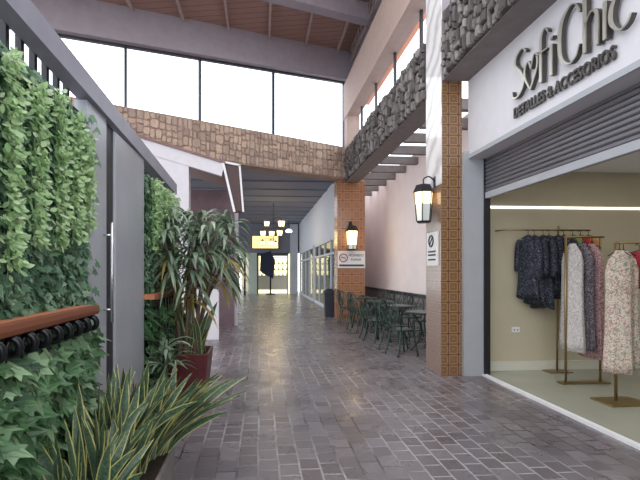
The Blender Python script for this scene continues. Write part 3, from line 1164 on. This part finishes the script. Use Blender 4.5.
# dried leaves on the left of the planter
mb = MB()
rg = random.Random(5)
for i in range(26):
    p0 = Vector((-1.0 + rg.uniform(-0.03, 0.05), rg.uniform(2.2, 3.4), rg.uniform(0.3, 0.62)))
    d = Vector((rg.uniform(-0.1, 0.3), rg.uniform(-0.4, 0.4), rg.uniform(-0.2, 1))).normalized()
    mb.strap([p0, p0 + d * 0.08, p0 + d * 0.15 + Vector((0.03, 0, -0.01)), p0 + d * 0.2 + Vector((0.06, 0, -0.05))], [0.006, 0.03, 0.025, 0.004], (0.3, 1, 0.2), 0.2)
o = mb.build('dried_leaves', 'dry')
tag(o, 'dried brown leaves tangled among the snake plants and ivy', 'dry leaves', None, 'stuff')

# ------------------------------------------------------------------ maroon pot with the tall plant
PX, PY = -0.83, 4.98
pot = thing('plant_pot', 'tall tapered maroon square plant pot on the pavers', 'pot', (PX, PY, 0))
r0, r1, ht = 0.21, 0.27, 0.6
rings = [[(s * sx, s * sy, z) for sx, sy in ((-1, -1), (1, -1), (1, 1), (-1, 1))] for s, z in ((r0, 0), (r1, ht), (r1 - 0.03, ht), (r1 - 0.04, ht - 0.08))]
bevel(MB().loft(rings, False).build('pot_body', 'maroon', pot), 0.01)
MB().box(-0.235, 0.235, -0.235, 0.235, ht - 0.075, ht - 0.055).build('soil', 'soil', pot)

dr = thing('dracaena_plant', 'tall dracaena with drooping strap leaves growing from the maroon pot', 'plant', (PX, PY, ht - 0.06))
heads = []
for i, (tx, ty, tz, bx, by) in enumerate(((0.12, 0.02, 1.52, 0.03, 0.02), (-0.18, -0.35, 1.3, -0.06, -0.05), (0.52, -0.05, 1.5, 0.09, -0.04), (0.1, -0.3, 1.05, 0.0, -0.08), (0.0, 0.2, 1.6, -0.02, 0.1), (0.46, 0.25, 1.2, 0.06, 0.1), (0.28, -0.2, 1.35, 0.1, -0.1), (-0.2, -0.1, 1.5, -0.05, 0.05))):
    pth = bez([(bx, by, 0), (bx + (tx - bx) * 0.35, by + (ty - by) * 0.35, tz * 0.5), (tx, ty, tz)], 6)
    MB().tube(pth, [0.026 - 0.012 * k / (len(pth) - 1) for k in range(len(pth))], 8).build('stem', 'bark', dr)
    heads.append((tx, ty, tz, pth))
rg = random.Random(21)
for hi, (tx, ty, tz, pth) in enumerate(heads):  # crowns
    mb, old = MB(), MB()
    for i in range(54):
        q = rg.uniform(0, 1)
        z0 = tz - 0.42 * q * q
        a = rg.uniform(0, 2 * PI)
        ln = rg.uniform(0.36, 0.68)
        up = 0.9 - 1.1 * q + rg.uniform(-0.2, 0.2)
        base = Vector((tx * (1 - 0.2 * q), ty * (1 - 0.2 * q), z0))
        hd = Vector((math.cos(a), math.sin(a), 0))
        path = []
        for k in range(8):
            s = k / 7
            rr = ln * (s * 0.82 - 0.22 * s * s)
            path.append(base + hd * rr + Vector((0, 0, ln * (up * s - (0.5 + 0.42 * up) * s * s * 1.0))))
        w = rg.uniform(0.028, 0.058)
        wd = [w * (0.5 + 0.5 * min(1, s * 3)) * (1 - max(0, (s - 0.55) / 0.45) ** 1.6) + 0.002 for s in [k / 7 for k in range(8)]]
        tgt = old if q > 0.93 else mb
        tgt.strap(path, wd, (-math.sin(a), math.cos(a), 0), 0.15)
    mb.build('leaf_crown', 'dracaena', dr)
    if old.f:
        old.build('old_leaves', 'dracaena_old', dr)['label'] = 'yellowed hanging leaves'
mb = MB()
for i in range(16):
    a = rg.uniform(0, 2 * PI)
    base = Vector((rg.uniform(-0.1, 0.15), rg.uniform(-0.12, 0.1), rg.uniform(0.75, 1.0)))
    hd = Vector((math.cos(a), math.sin(a), 0))
    ln = rg.uniform(0.3, 0.5)
    path = [base + hd * ln * 0.35 * s + Vector((0, 0, -ln * s * s)) for s in (0, .25, .5, .75, 1)]
    mb.strap(path, [0.02, 0.045, 0.045, 0.03, 0.004], (-math.sin(a), math.cos(a), 0), 0.15)
mb.build('old_leaves', 'dracaena_old', dr)['label'] = 'yellowed hanging leaves'
snake_plant('snake_plant', 'snake plant with long upright leaves at the foot of the dracaena in the maroon pot', PX + 0.08, PY, ht - 0.06, 18, 0.3, 0.72, 0.45, 31, sx=.12, sy=.12)
# bushy green plant in front of the pot
mb = MB()
for i in range(60):
    a = rg.uniform(0, 2 * PI)
    ln = rg.uniform(0.2, 0.42)
    hd = Vector((math.cos(a), math.sin(a), 0))
    base = Vector((rg.uniform(-0.05, 0.05), rg.uniform(-0.05, 0.05), rg.uniform(0.05, 0.5)))
    path = [base + hd * ln * s * 0.8 + Vector((0, 0, ln * (0.8 * s - 0.75 * s * s))) for s in (0, .2, .4, .6, .8, 1)]
    mb.strap(path, [0.012, 0.035, 0.045, 0.04, 0.025, 0.003], (-math.sin(a), math.cos(a), 0), 0.15)
mb.tube([(0, 0, 0), (0, 0.01, 0.55)], 0.014, 6)
o = mb.build('spreading_plant', 'dracaena')
o.location = (-0.93, 4.35, 0.27)
tag(o, 'low spreading plant with glossy strap leaves in the small pot before the gate', 'plant')
sp = thing('plant_pot', 'small dark round plant pot behind the snake plants', 'pot', (-0.93, 4.35, 0))
MB().lathe([(0.13, 0), (0.17, 0.3), (0.15, 0.3), (0.14, 0.26)], n=20).build('pot_body', 'dark_metal', sp)
MB().lathe([(0.14, 0.25), (0.14, 0.27)], n=20).build('soil', 'soil', sp)

# ------------------------------------------------------------------ kiosk with folded roof
KY = 9.4
kk = thing('kiosk', 'white boarded kiosk with sloping roof and brown side valance behind the plants', 'kiosk', (-1.6, KY, 0))


def kp(pts, y=KY):
    return [(x, y, z) for x, z in pts]


MB().prism(kp([(-3.4, 4.62), (-0.77, 3.83), (-0.83, 3.56), (-3.4, 4.3)]), (0, 0.1, 0)).build('gable_board', 'kiosk_white', kk, True)
MB().prism(kp([(-3.5, 4.68), (-0.74, 3.86), (-0.74, 3.82), (-3.5, 4.62)], KY - 0.05), (0, 3.0, 0)).build('roof', 'kiosk_brown', kk, True)
MB().prism(kp([(-3.4, 4.3), (-1.53, 3.78), (-1.53, 3.42), (-3.4, 3.42)], KY + 0.02), (0, 0.06, 0)).build('gable_panel', 'kiosk_white', kk, True)
MB().prism(kp([(-0.77, 3.84), (-0.44, 3.78), (-0.36, 2.8), (-0.57, 2.8)]), (0, 0.3, 0)).build('side_valance', 'kiosk_brown', kk, True)
mb = MB()
mb.bar((-0.8, KY - 0.02, 3.86), (-0.55, KY - 0.02, 2.78), 0.05)
mb.bar((-0.44, KY - 0.02, 3.8), (-0.36, KY - 0.02, 2.78), 0.04)
mb.bar((-0.8, KY - 0.02, 3.86), (-0.42, KY - 0.02, 3.79), 0.04)
mb.build('valance_trim', 'white_paint', kk, True)
MB().box(-1.86, -1.53, KY, KY + 0.25, 0, 3.75).build('post', 'kiosk_white', kk, True)
MB().box(-0.72, -0.6, KY + 2.5, KY + 2.65, 0, 3.7).build('post', 'kiosk_white', kk, True)
MB().box(-3.4, -3.2, KY, KY + 0.25, 0, 4.3).build('post', 'kiosk_white', kk, True)
MB().box(-3.4, -0.7, KY + 2.4, KY + 2.5, 0, 3.7).build('rear_wall', 'kiosk_dark', kk, True)
MB().box(-3.4, -0.9, KY + 0.1, KY + 0.2, 0, 1.1).build('counter', 'kiosk_white', kk, True)
mb = MB()
mb.bar((-1.53, KY + 1.2, 3.0), (-0.7, KY + 1.2, 2.75), 0.06)
mb.bar((-1.2, KY + 1.2, 1.1), (-1.2, KY + 1.2, 2.9), 0.06)
mb.build('inner_frame', 'kiosk_brown', kk, True)

# ------------------------------------------------------------------ lanterns
def lantern(name, label, loc, rz, sc=1.0, lit=0.5, power=6):
    t = thing(name, label, 'lantern', loc, rz)
    n = 6
    MB().lathe([(0.11 * sc, -0.30 * sc), (0.13 * sc, -0.27 * sc)], n=n, smooth=False).build('base', 'dark_metal', t)
    MB().lathe([(0.19 * sc, 0.22 * sc), (0.17 * sc, 0.26 * sc), (0.13 * sc, 0.35 * sc), (0.02 * sc, 0.38 * sc)], n=n, smooth=False).build('cap', 'dark_metal', t)
    fr = MB()
    for k in range(n):
        a = 2 * PI * k / n
        fr.tube([(0.125 * sc * math.cos(a), 0.125 * sc * math.sin(a), -0.27 * sc), (0.165 * sc * math.cos(a), 0.165 * sc * math.sin(a), 0.24 * sc)], 0.009 * sc, 5)
    fr.build('cage', 'dark_metal', t)
    zs = 0.24 - 0.51 * lit
    rr = 0.12 + 0.037 * (zs + 0.27) / 0.52
    MB().lathe([(rr * sc, zs * sc), (0.157 * sc, 0.24 * sc)], n=n, smooth=False).build('glass_top', 'warm', t)['label'] = 'glowing warm upper glass'
    MB().lathe([(0.12 * sc, -0.265 * sc), (rr * sc, zs * sc - 0.002)], n=n, smooth=False).build('glass_bottom', 'frosted', t)
    MB().tube(bez([(0, 0, 0.37 * sc), (0, 0, 0.46 * sc), (0.1 * sc, 0, 0.5 * sc), (0.2 * sc, 0, 0.42 * sc)], 5), 0.012 * sc, 6).build('bracket', 'dark_metal', t)
    MB().box(0.19 * sc, 0.21 * sc, -0.05 * sc, 0.05 * sc, 0.3 * sc, 0.5 * sc).build('wall_plate', 'dark_metal', t)
    point(name + '_light', Vector(loc) + Vector((-0.2 if rz == 0 else 0, -0.02 if rz == 0 else -0.25, 0.1 * sc)), power, (1, 0.7, 0.35), 0.06)
    return t


lantern('wall_lantern', 'large lit wall lantern on the near tiled pillar above the small notice', (2.42, 6.22, 2.47), 0, 0.86, 0.42, 3)
lantern('wall_lantern', 'glowing wall lantern on the far orange tiled pillar above the notice board', (2.75, 12.72, 2.45), R(90), 1.1, 0.75, 5)

# ------------------------------------------------------------------ notices on the pillars
ns = thing('notice_sign', 'white notice with a round symbol on the far orange tiled pillar', 'sign', (2.78, 12.93, 1.85))
MB().box(-0.42, 0.42, -0.01, 0.015, -0.26, 0.26).build('board', 'sign_white', ns)
mb = MB()
ring = [(-0.25 + 0.12 * math.cos(2 * PI * k / 24), -0.016, 0.05 + 0.12 * math.sin(2 * PI * k / 24)) for k in range(24)]
mb.tube(ring, 0.016, 6, True)
mb.bar((-0.335, -0.016, 0.135), (-0.165, -0.016, -0.035), 0.022, 0.01)
mb.build('symbol', 'sign_red', ns)
MB().box(-0.32, -0.18, -0.014, -0.01, 0.04, 0.06).build('symbol', 'sign_ink', ns)


def text(body, size, loc, rot, parent, mat, name='lettering', sx=1.0, ext=0.003):
    c = bpy.data.curves.new(name, 'FONT')
    c.body = body
    c.size = size
    c.extrude = ext
    c.align_x = 'CENTER'
    c.materials.append(M[mat])
    o = bpy.data.objects.new(name, c)
    C.objects.link(o)
    o.parent = parent
    o.location = loc
    o.rotation_euler = rot
    o.scale = (sx, 1, 1)
    return to_mesh(o)


text('PROHIBIDO', 0.11, (0.14, -0.014, 0.09), (R(90), 0, 0), ns, 'sign_ink', sx=0.8)
text('FUMAR', 0.11, (0.14, -0.014, -0.04), (R(90), 0, 0), ns, 'sign_ink', sx=0.9)
MB().box(-0.38, 0.38, -0.014, -0.01, -0.21, -0.15).build('stripe', 'sign_ink', ns)

n2 = thing('notice_sign', 'small white notice below the large lantern on the near pillar', 'sign', (2.58, 6.28, 1.83))
MB().box(-0.01, 0.008, -0.2, 0.2, -0.25, 0.25).build('board', 'sign_white', n2)
mb = MB()
ring = [(-0.014, 0.02 + 0.08 * math.cos(2 * PI * k / 20), 0.12 + 0.08 * math.sin(2 * PI * k / 20)) for k in range(20)]
mb.tube(ring, 0.012, 6, True)
mb.bar((-0.014, -0.03, 0.17), (-0.014, 0.07, 0.07), 0.018, 0.01)
mb.build('symbol', 'sign_ink', n2)
mb = MB()
for z in (-0.04, -0.09, -0.16):
    mb.box(-0.013, -0.009, -0.14, 0.14, z - 0.012, z + 0.012)
mb.build('stripe', 'sign_ink', n2)

# ------------------------------------------------------------------ cafe tables and chairs
def make_chair():
    t = thing('cafe_chair', '', 'chair', (0, 0, 0), 0, 'iron cafe chairs in the seating bay')
    MB().lathe([(0.19, 0.44), (0.2, 0.45), (0.2, 0.465), (0.17, 0.475)], n=20).build('seat', 'green_iron', t)
    for sx in (-1, 1):
        MB().tube(bez([(sx * 0.15, -0.13, 0.45), (sx * 0.17, -0.16, 0.25), (sx * 0.2, -0.2, 0.0)], 4), 0.016, 6).build('leg', 'green_iron', t)
        MB().tube(bez([(sx * 0.15, 0.13, 0.45), (sx * 0.165, 0.16, 0.25), (sx * 0.19, 0.22, 0.0)], 4), 0.016, 6).build('leg', 'green_iron', t)
    ring = [(0.165 * math.cos(2 * PI * k / 20), 0.165 * math.sin(2 * PI * k / 20), 0.22) for k in range(20)]
    MB().tube(ring, 0.007, 5, True).build('brace_ring', 'green_iron', t)
    MB().tube(bez([(-0.17, 0.13, 0.45), (-0.2, 0.2, 0.7), (-0.14, 0.23, 0.9), (0, 0.24, 0.95), (0.14, 0.23, 0.9), (0.2, 0.2, 0.7), (0.17, 0.13, 0.45)], 5), 0.016, 6).build('back_hoop', 'green_iron', t)
    mb = MB()
    for sx in (-1, 1):
        pts = []
        for k in range(18):
            a = k / 17 * 3.4 * PI
            r = 0.075 * (1 - k / 24)
            pts.append((sx * (0.075 + r * math.cos(a + PI)), 0.215, 0.72 + r * math.sin(a + PI)))
        mb.tube(pts, 0.009, 5)
        mb.tube(bez([(sx * 0.02, 0.15, 0.47), (sx * 0.05, 0.19, 0.58), (sx * 0.0, 0.21, 0.72), (sx * 0.07, 0.225, 0.84), (sx * 0.02, 0.235, 0.94)], 4), 0.009, 5)
    mb.build('scrollwork', 'green_iron', t)
    return t


def make_table():
    t = thing('cafe_table', '', 'table', (0, 0, 0), 0, 'iron cafe tables in the seating bay')
    MB().lathe([(0.33, 0.72), (0.35, 0.725), (0.35, 0.75), (0.33, 0.755)], n=28).build('tabletop', 'green_iron', t)
    for k in range(3):
        a = 2 * PI * k / 3 + 0.4
        c, s = math.cos(a), math.sin(a)
        MB().tube(bez([(0.26 * c, 0.26 * s, 0.72), (0.1 * c, 0.1 * s, 0.5), (0.1 * c, 0.1 * s, 0.25), (0.28 * c, 0.28 * s, 0.0)], 5), 0.017, 6).build('leg', 'green_iron', t)
    ring = [(0.1 * math.cos(2 * PI * k / 16), 0.1 * math.sin(2 * PI * k / 16), 0.38) for k in range(16)]
    MB().tube(ring, 0.007, 5, True).build('brace_ring', 'green_iron', t)
    return t


tb0, ch0 = make_table(), make_chair()
ORD = ['nearest', 'second nearest', 'third nearest', 'fourth nearest', 'farthest']
TAB = [(3.05, 7.75), (3.0, 9.2), (3.0, 10.6), (2.98, 11.95)]
tnames = ['nearest the near tiled pillar', 'second from the near tiled pillar', 'third from the near tiled pillar', 'nearest the far orange pillar']
SIDES = [((-0.52, -0.22), 'walkway side, near end'), ((-0.5, 0.3), 'walkway side, far end'),
         ((0.42, -0.34), 'wall side, near end'), ((0.42, 0.34), 'wall side, far end')]
first_t = first_c = True
for i, (tx, ty) in enumerate(TAB):
    t = tb0 if first_t else copy_tree(tb0)
    first_t = False
    t.location = (tx, ty, 0)
    t['label'] = 'dark green round iron cafe table ' + tnames[i]
    for (dx, dy), nm in SIDES:
        c = ch0 if first_c else copy_tree(ch0)
        first_c = False
        c.location = (tx + dx, ty + dy, 0)
        ang = math.atan2(dy, dx)
        c.rotation_euler = (0, 0, ang - PI / 2 + random.uniform(-0.25, 0.25))
        c['label'] = 'iron chair at the table %s, %s' % (tnames[i], nm)

# ------------------------------------------------------------------ bin by the far pillar
bn = thing('trash_bin', 'dark blue waste bin left of the far orange tiled pillar', 'bin', (2.27, 14.0, 0))
rings = []
for s, z in ((0.15, 0), (0.18, 0.75), (0.19, 0.76), (0.19, 0.8)):
    rings.append([(s * sx, s * sy, z) for sx, sy in ((-1, -1), (1, -1), (1, 1), (-1, 1))])
bevel(MB().loft(rings, False).build('bin_body', 'bin', bn), 0.015)
rings = [[(s * sx, s * sy, z) for sx, sy in ((-1, -1), (1, -1), (1, 1), (-1, 1))] for s, z in ((0.195, 0.8), (0.19, 0.84), (0.08, 0.92))]
MB().loft(rings, False).build('lid', 'bin', bn)

# ------------------------------------------------------------------ chandelier in the rear corridor
CX, CY = 0.62, 20.0
cd = thing('chandelier', 'tiered chandelier of glowing square lanterns hanging in the rear corridor', 'chandelier', (CX, CY, 3.1))
MB().tube([(0, 0, 1.55), (0, 0, -0.3)], 0.02, 6).build('stem', 'dark_metal', cd)
mb = MB()
lan = []
for (x, y, z, s) in ((-0.3, 0.1, 0.6, 0.24), (0.38, 0.0, 0.6, 0.3), (-0.48, 0.0, 0.15, 0.24), (-0.08, -0.2, 0.12, 0.24), (0.3, 0.1, 0.18, 0.26), (-0.5, 0.0, -0.3, 0.22), (-0.12, -0.1, -0.3, 0.22), (0.12, 0.3, -0.32, 0.2)):
    mb.tube([(0, 0, z + s * 0.9), (x, y, z + s * 0.9), (x, y, z + s * 0.5)], 0.012, 5)
    lan.append((x, y, z, s))
mb.build('arms', 'dark_metal', cd)
for (x, y, z, s) in lan:
    g = MB().lathe([(s * 0.4, -s * 0.45), (s * 0.55, s * 0.4)], (x, y, z), 4, False).build('lamp_glass', 'warm', cd)
    m2 = MB().lathe([(s * 0.66, s * 0.4), (s * 0.1, s * 0.75)], (x, y, z), 4, False)
    m2.lathe([(s * 0.46, -s * 0.52), (s * 0.46, -s * 0.45)], (x, y, z), 4, False)
    for k in range(4):
        a = PI / 2 * k
        m2.tube([(x + s * .42 * math.cos(a), y + s * .42 * math.sin(a), z - s * .48), (x + s * .58 * math.cos(a), y + s * .58 * math.sin(a), z + s * .42)], 0.014, 4)
    m2.build('lamp_cap', 'dark_metal', g)
point('chandelier_light', (CX, CY - 0.5, 3.0), 45, (1, 0.75, 0.4), 0.4)

# ------------------------------------------------------------------ shop at the end of the corridor
ys = thing('backlit_sign', 'yellow backlit sign box above the shop at the end of the corridor', 'sign', (0.35, 28.4, 3.4))
MB().box(-0.85, 0.85, -0.05, 0.2, -0.4, 0.4).build('lightbox', 'yellow_sign', ys)
MB().box(-0.9, 0.9, 0.0, 0.2, -0.45, 0.45).build('casing', 'dark_metal', ys)
lp = thing('spot_lamp', 'bright cool white lamp under the rear corridor ceiling', 'lamp', (1.75, 26, 3.95))
MB().lathe([(0.18, -0.1), (0.2, -0.02), (0.1, 0.08)], n=16).build('diffuser', 'cool_lamp', lp)
MB().tube([(0, 0, 0.08), (0, 0, 0.7)], 0.015, 6).build('stem', 'dark_metal', lp)
nbn = thing('banner_stand', 'navy blue banner on a dark post before the lit shop at the end', 'banner', (0.55, 27.4, 0))
MB().prism([(-0.55, 0, 1.5), (-0.3, 0, 1.3), (0.3, 0, 1.0), (0.42, 0, 2.2), (0.1, 0, 2.75), (-0.5, 0, 2.6)], (0, 0.05, 0)).build('banner_cloth', 'navy', nbn)
MB().tube([(0.12, 0.08, 0), (0.12, 0.08, 2.8)], 0.05, 8).build('post', 'dark_metal', nbn)
MB().lathe([(0.3, 0), (0.3, 0.05)], c=(0.12, 0.08, 0), n=16).build('base', 'dark_metal', nbn)
sc_ = thing('shop_counter', 'pale shop counter with a yellow light strip at its foot, end of the corridor', 'counter', (0.9, 29.6, 0))
MB().box(-1.3, 1.1, -0.3, 0.3, 0.22, 1.15).build('counter_body', 'cream', sc_)
MB().box(-1.3, 1.1, -0.32, 0.3, 0.0, 0.22).build('light_strip', 'yellow_led', sc_)
MB().box(-1.35, 1.15, -0.36, 0.34, 1.15, 1.2).build('worktop', 'pale_wall', sc_)
shf = thing('display_shelf', 'lit display shelving full of small goods behind the far shop counter', 'shelf', (1.1, 32.2, 0))
MB().box(-1.1, 1.1, 0.1, 0.2, 0.0, 2.6).build('back_panel', 'yellow_led', shf)['label'] = 'glowing yellow back panel'
for z in (1.1, 1.55, 2.0, 2.5):
    MB().box(-1.1, 1.1, -0.25, 0.1, z, z + 0.05).build('shelf', 'dark_metal', shf)
rg = random.Random(9)
gi = 0
for z in (1.15, 1.6, 2.05):
    for i in range(7):
        x = 1.1 - 0.95 + i * 0.31
        hh = rg.uniform(0.18, 0.32)
        o = MB().lathe([(0.07, 0), (0.075, hh * 0.6), (0.03, hh * 0.8), (0.03, hh)], n=10).build('jar', 'bottle')
        o.location = (x, 32.05, z)
        tag(o, 'small pale jar, %s from the left on the %s lit shelf of the far shop' % (('first', 'second', 'third', 'fourth', 'fifth', 'sixth', 'seventh')[i], {1.15: 'lowest', 1.6: 'middle', 2.05: 'top'}[z]), 'jar', 'jars on the far shop shelves')
ld = MB().box(1.86, 1.93, 28.3, 28.36, 0.0, 2.6).build('light_tube', 'yellow_led')
tag(ld, 'upright yellow light tube right of the far shop entrance', 'light')
fdr = thing('door_frame', 'dark frame around the entrance of the far lit shop', 'door frame', (0.9, 28.7, 0))
fdr['kind'] = 'structure'
MB().box(-0.2, -0.1, 28.5, 28.6, 0, 2.7).box(1.8, 1.9, 28.5, 28.6, 0, 2.7).box(-0.2, 1.9, 28.5, 28.6, 2.5, 2.7).build('frame', 'frame_dark', fdr, True)
pst = MB().box(-1.0, -0.88, 26.8, 26.95, 0, 2.9).build('dark_pillar', 'dark_metal')
struct(pst, 'slim dark post by the pale green wall of the rear corridor', 'post')

# ------------------------------------------------------------------ clothes rails in the shop
def garment(name, label, x, y, ztop, zbot, thick, depth, mat, seed, rz=0, sleeves=True, flare=1.15, group=None, ragged=0.0):
    """garment on a hanger; local x = thickness, local y = shoulder width"""
    rg = random.Random(seed)
    t = thing(name, label, 'garment', (x, y, zbot), rz, group)
    H = ztop - zbot
    n = 28
    rings = []
    ph = rg.uniform(0, 6)
    for k in range(13):
        q = k / 12
        z = H * q
        if q > 0.88:
            w = depth * (1 - (q - 0.88) / 0.12 * 0.72)
            tk = thick * (1 - (q - 0.88) / 0.12 * 0.45)
        else:
            w = depth * (flare - (flare - 1) * q / 0.88) * (1 - 0.1 * math.sin(PI * q))
            tk = thick * (1.25 - 0.25 * q)
        ring = []
        for j in range(n):
            a = 2 * PI * j / n
            f = 1 + (0.16 * math.sin(5 * a + ph) + 0.1 * math.sin(9 * a + 2 * ph)) * (1 - 0.85 * q)
            zz = z + (ragged * math.sin(3 * a + ph) if k == 0 else 0)
            ring.append((tk / 2 * math.cos(a) * f, w / 2 * math.sin(a) * f, zz))
        rings.append(ring)
    MB().loft(rings).build('cloth_body', mat, t)
    if sleeves:
        for s in (-1, 1):
            L = H * rg.uniform(0.5, 0.66) if H < 1.1 else H * 0.42
            pth = bez([(0, s * depth * 0.4, H * 0.93), (0, s * depth * 0.53, H * 0.8), (0.01, s * depth * 0.56, H * 0.93 - L)], 4)
            MB().tube(pth, [thick * 0.32 + 0.012 + 0.012 * i / (len(pth) - 1) for i in range(len(pth))], 10).build('sleeve', mat, t)
    hz = H + 0.015
    mb = MB()
    mb.tube([(0, -depth * 0.4, H * 0.955), (0, 0, hz), (0, depth * 0.4, H * 0.955)], 0.006, 5)
    pts = [(0, 0, hz), (0, 0, hz + 0.04)] + [(0, 0.018 - 0.018 * math.cos(a), hz + 0.05 + 0.022 * math.sin(a)) for a in (0.3, 0.9, 1.6, 2.3, 2.9)]
    mb.tube(pts, 0.004, 5)
    mb.build('hanger', 'dark_metal', t)
    return t


# wall rail with navy tops
r1_ = thing('clothes_rail', 'long brass clothes rail by the beige wall carrying the navy sequined tops', 'clothes rail', (4.3, 6.02, 0))
ZB = 2.1
MB().tube([(3.55, 6.02, ZB), (4.86, 6.02, ZB)], 0.013, 8).build('bar', 'gold', r1_, True)
MB().tube([(4.37, 6.05, 0.02), (4.37, 6.02, ZB + 0.06)], 0.014, 8).build('pole', 'gold', r1_, True)
MB().tube([(3.56, 6.02, ZB), (3.5, 6.18, ZB)], 0.012, 6).build('bracket', 'gold', r1_, True)
MB().box(4.2, 4.55, 5.95, 6.13, 0.015, 0.03).build('foot', 'gold', r1_, True)
names = ['leftmost of the navy sequined tops on the wall rail', 'second from the left of the navy sequined tops on the wall rail', 'third from the left of the navy sequined tops on the wall rail',
         'third from the right of the navy sequined tops on the wall rail', 'second from the right of the navy sequined tops on the wall rail', 'rightmost of the navy sequined tops on the wall rail']
for i, nm in enumerate(names):
    garment('sequined_top', nm, 3.86 + i * 0.112, 5.98 if i % 2 else 5.95, ZB - 0.09, (1.12, 1.04, 0.98, 1.16, 1.12, 1.18)[i], 0.1, 0.3, 'sequin', 40 + i, R(18), True, 1.1, 'navy tops on the wall rail', 0.03)
for i, (nm, mt, zb) in enumerate((('olive green blouse on the wall rail right of the navy tops', 'green_cloth', 1.5), ('red blouse on the wall rail right of the olive one', 'red_cloth', 1.35), ('ochre blouse at the right end of the wall rail', 'ochre_cloth', 1.4))):
    garment('blouse', nm, 4.56 + i * 0.12, 5.98, ZB - 0.09, zb, 0.07, 0.34, mt, 60 + i, R(12), False)

# front rail with long prints
r2_ = thing('clothes_rail', 'brass clothes rail on a flat foot carrying the long printed dresses', 'clothes rail', (4.2, 5.4, 0))
ZB2 = 1.95
MB().tube([(4.02, 5.4, 0.03), (4.02, 5.4, ZB2), ], 0.016, 8).build('pole', 'gold', r2_, True)
MB().tube([(4.5, 5.4, 0.03), (4.5, 5.4, ZB2)], 0.014, 8).build('pole', 'gold', r2_, True)
MB().tube([(4.0, 5.4, ZB2), (4.55, 5.4, ZB2)], 0.014, 8).build('bar', 'gold', r2_, True)
bevel(MB().box(3.94, 4.6, 5.34, 5.46, 0.015, 0.035).build('foot', 'gold', r2_, True), 0.004)
for i, (nm, mt, zb, nmn) in enumerate((('long white printed dress at the left end of the front rail', 'white_print', 0.45, 'printed_dress'), ('long dark grey printed dress in the middle of the front rail', 'dark_print', 0.47, 'printed_dress'),
                                       ('pink printed dress right of the dark grey one on the front rail', 'pink_print', 0.36, 'printed_dress'))):
    garment(nmn, nm, 4.1 + i * 0.135, 5.38, ZB2 - 0.09, zb, 0.1, 0.32, {'pink_print': 'pink_cloth'}.get(mt, mt), 70 + i, R(10), False, 1.1)

# T-stand with the floral dress
r3_ = thing('clothes_stand', 'brass T-shaped clothes stand with square foot plate nearest the shop threshold', 'clothes stand', (4.02, 4.55, 0))
MB().tube([(4.02, 4.6, 0.03), (4.02, 4.6, 1.83)], 0.016, 8).build('pole', 'gold', r3_, True)
MB().tube([(4.0, 4.6, 1.82), (4.75, 4.6, 1.82)], 0.012, 8).build('bar', 'gold', r3_, True)
bevel(MB().box(3.82, 4.3, 4.42, 4.74, 0.015, 0.035).build('foot', 'gold', r3_, True), 0.004)
garment('floral_dress', 'long pale floral dress hanging at the front of the brass T-shaped stand', 4.0, 4.53, 1.73, 0.36, 0.1, 0.27, 'floral', 80, R(66), False, 1.02)
garment('floral_dress', 'cream and olive floral dress hanging behind the pale one on the stand', 4.13, 4.62, 1.73, 0.45, 0.08, 0.28, 'floral', 81, R(50), False, 1.05)
garment('red_blouse', 'short red blouse hanging from the right end of the T-shaped stand', 4.3, 4.6, 1.72, 1.3, 0.07, 0.3, 'red_cloth', 82, R(20), False, 1.05)
so = thing('wall_socket', 'small white wall socket low on the beige shop wall', 'socket', (3.82, 6.19, 0.62))
bevel(MB().box(-0.06, 0.06, -0.012, 0.01, -0.04, 0.04).build('plate', 'white_paint', so), 0.004)
mb = MB()
for x in (-0.025, 0.025):
    mb.box(x - 0.006, x + 0.006, -0.014, -0.011, -0.012, 0.012)
mb.build('slots', 'dark_metal', so)
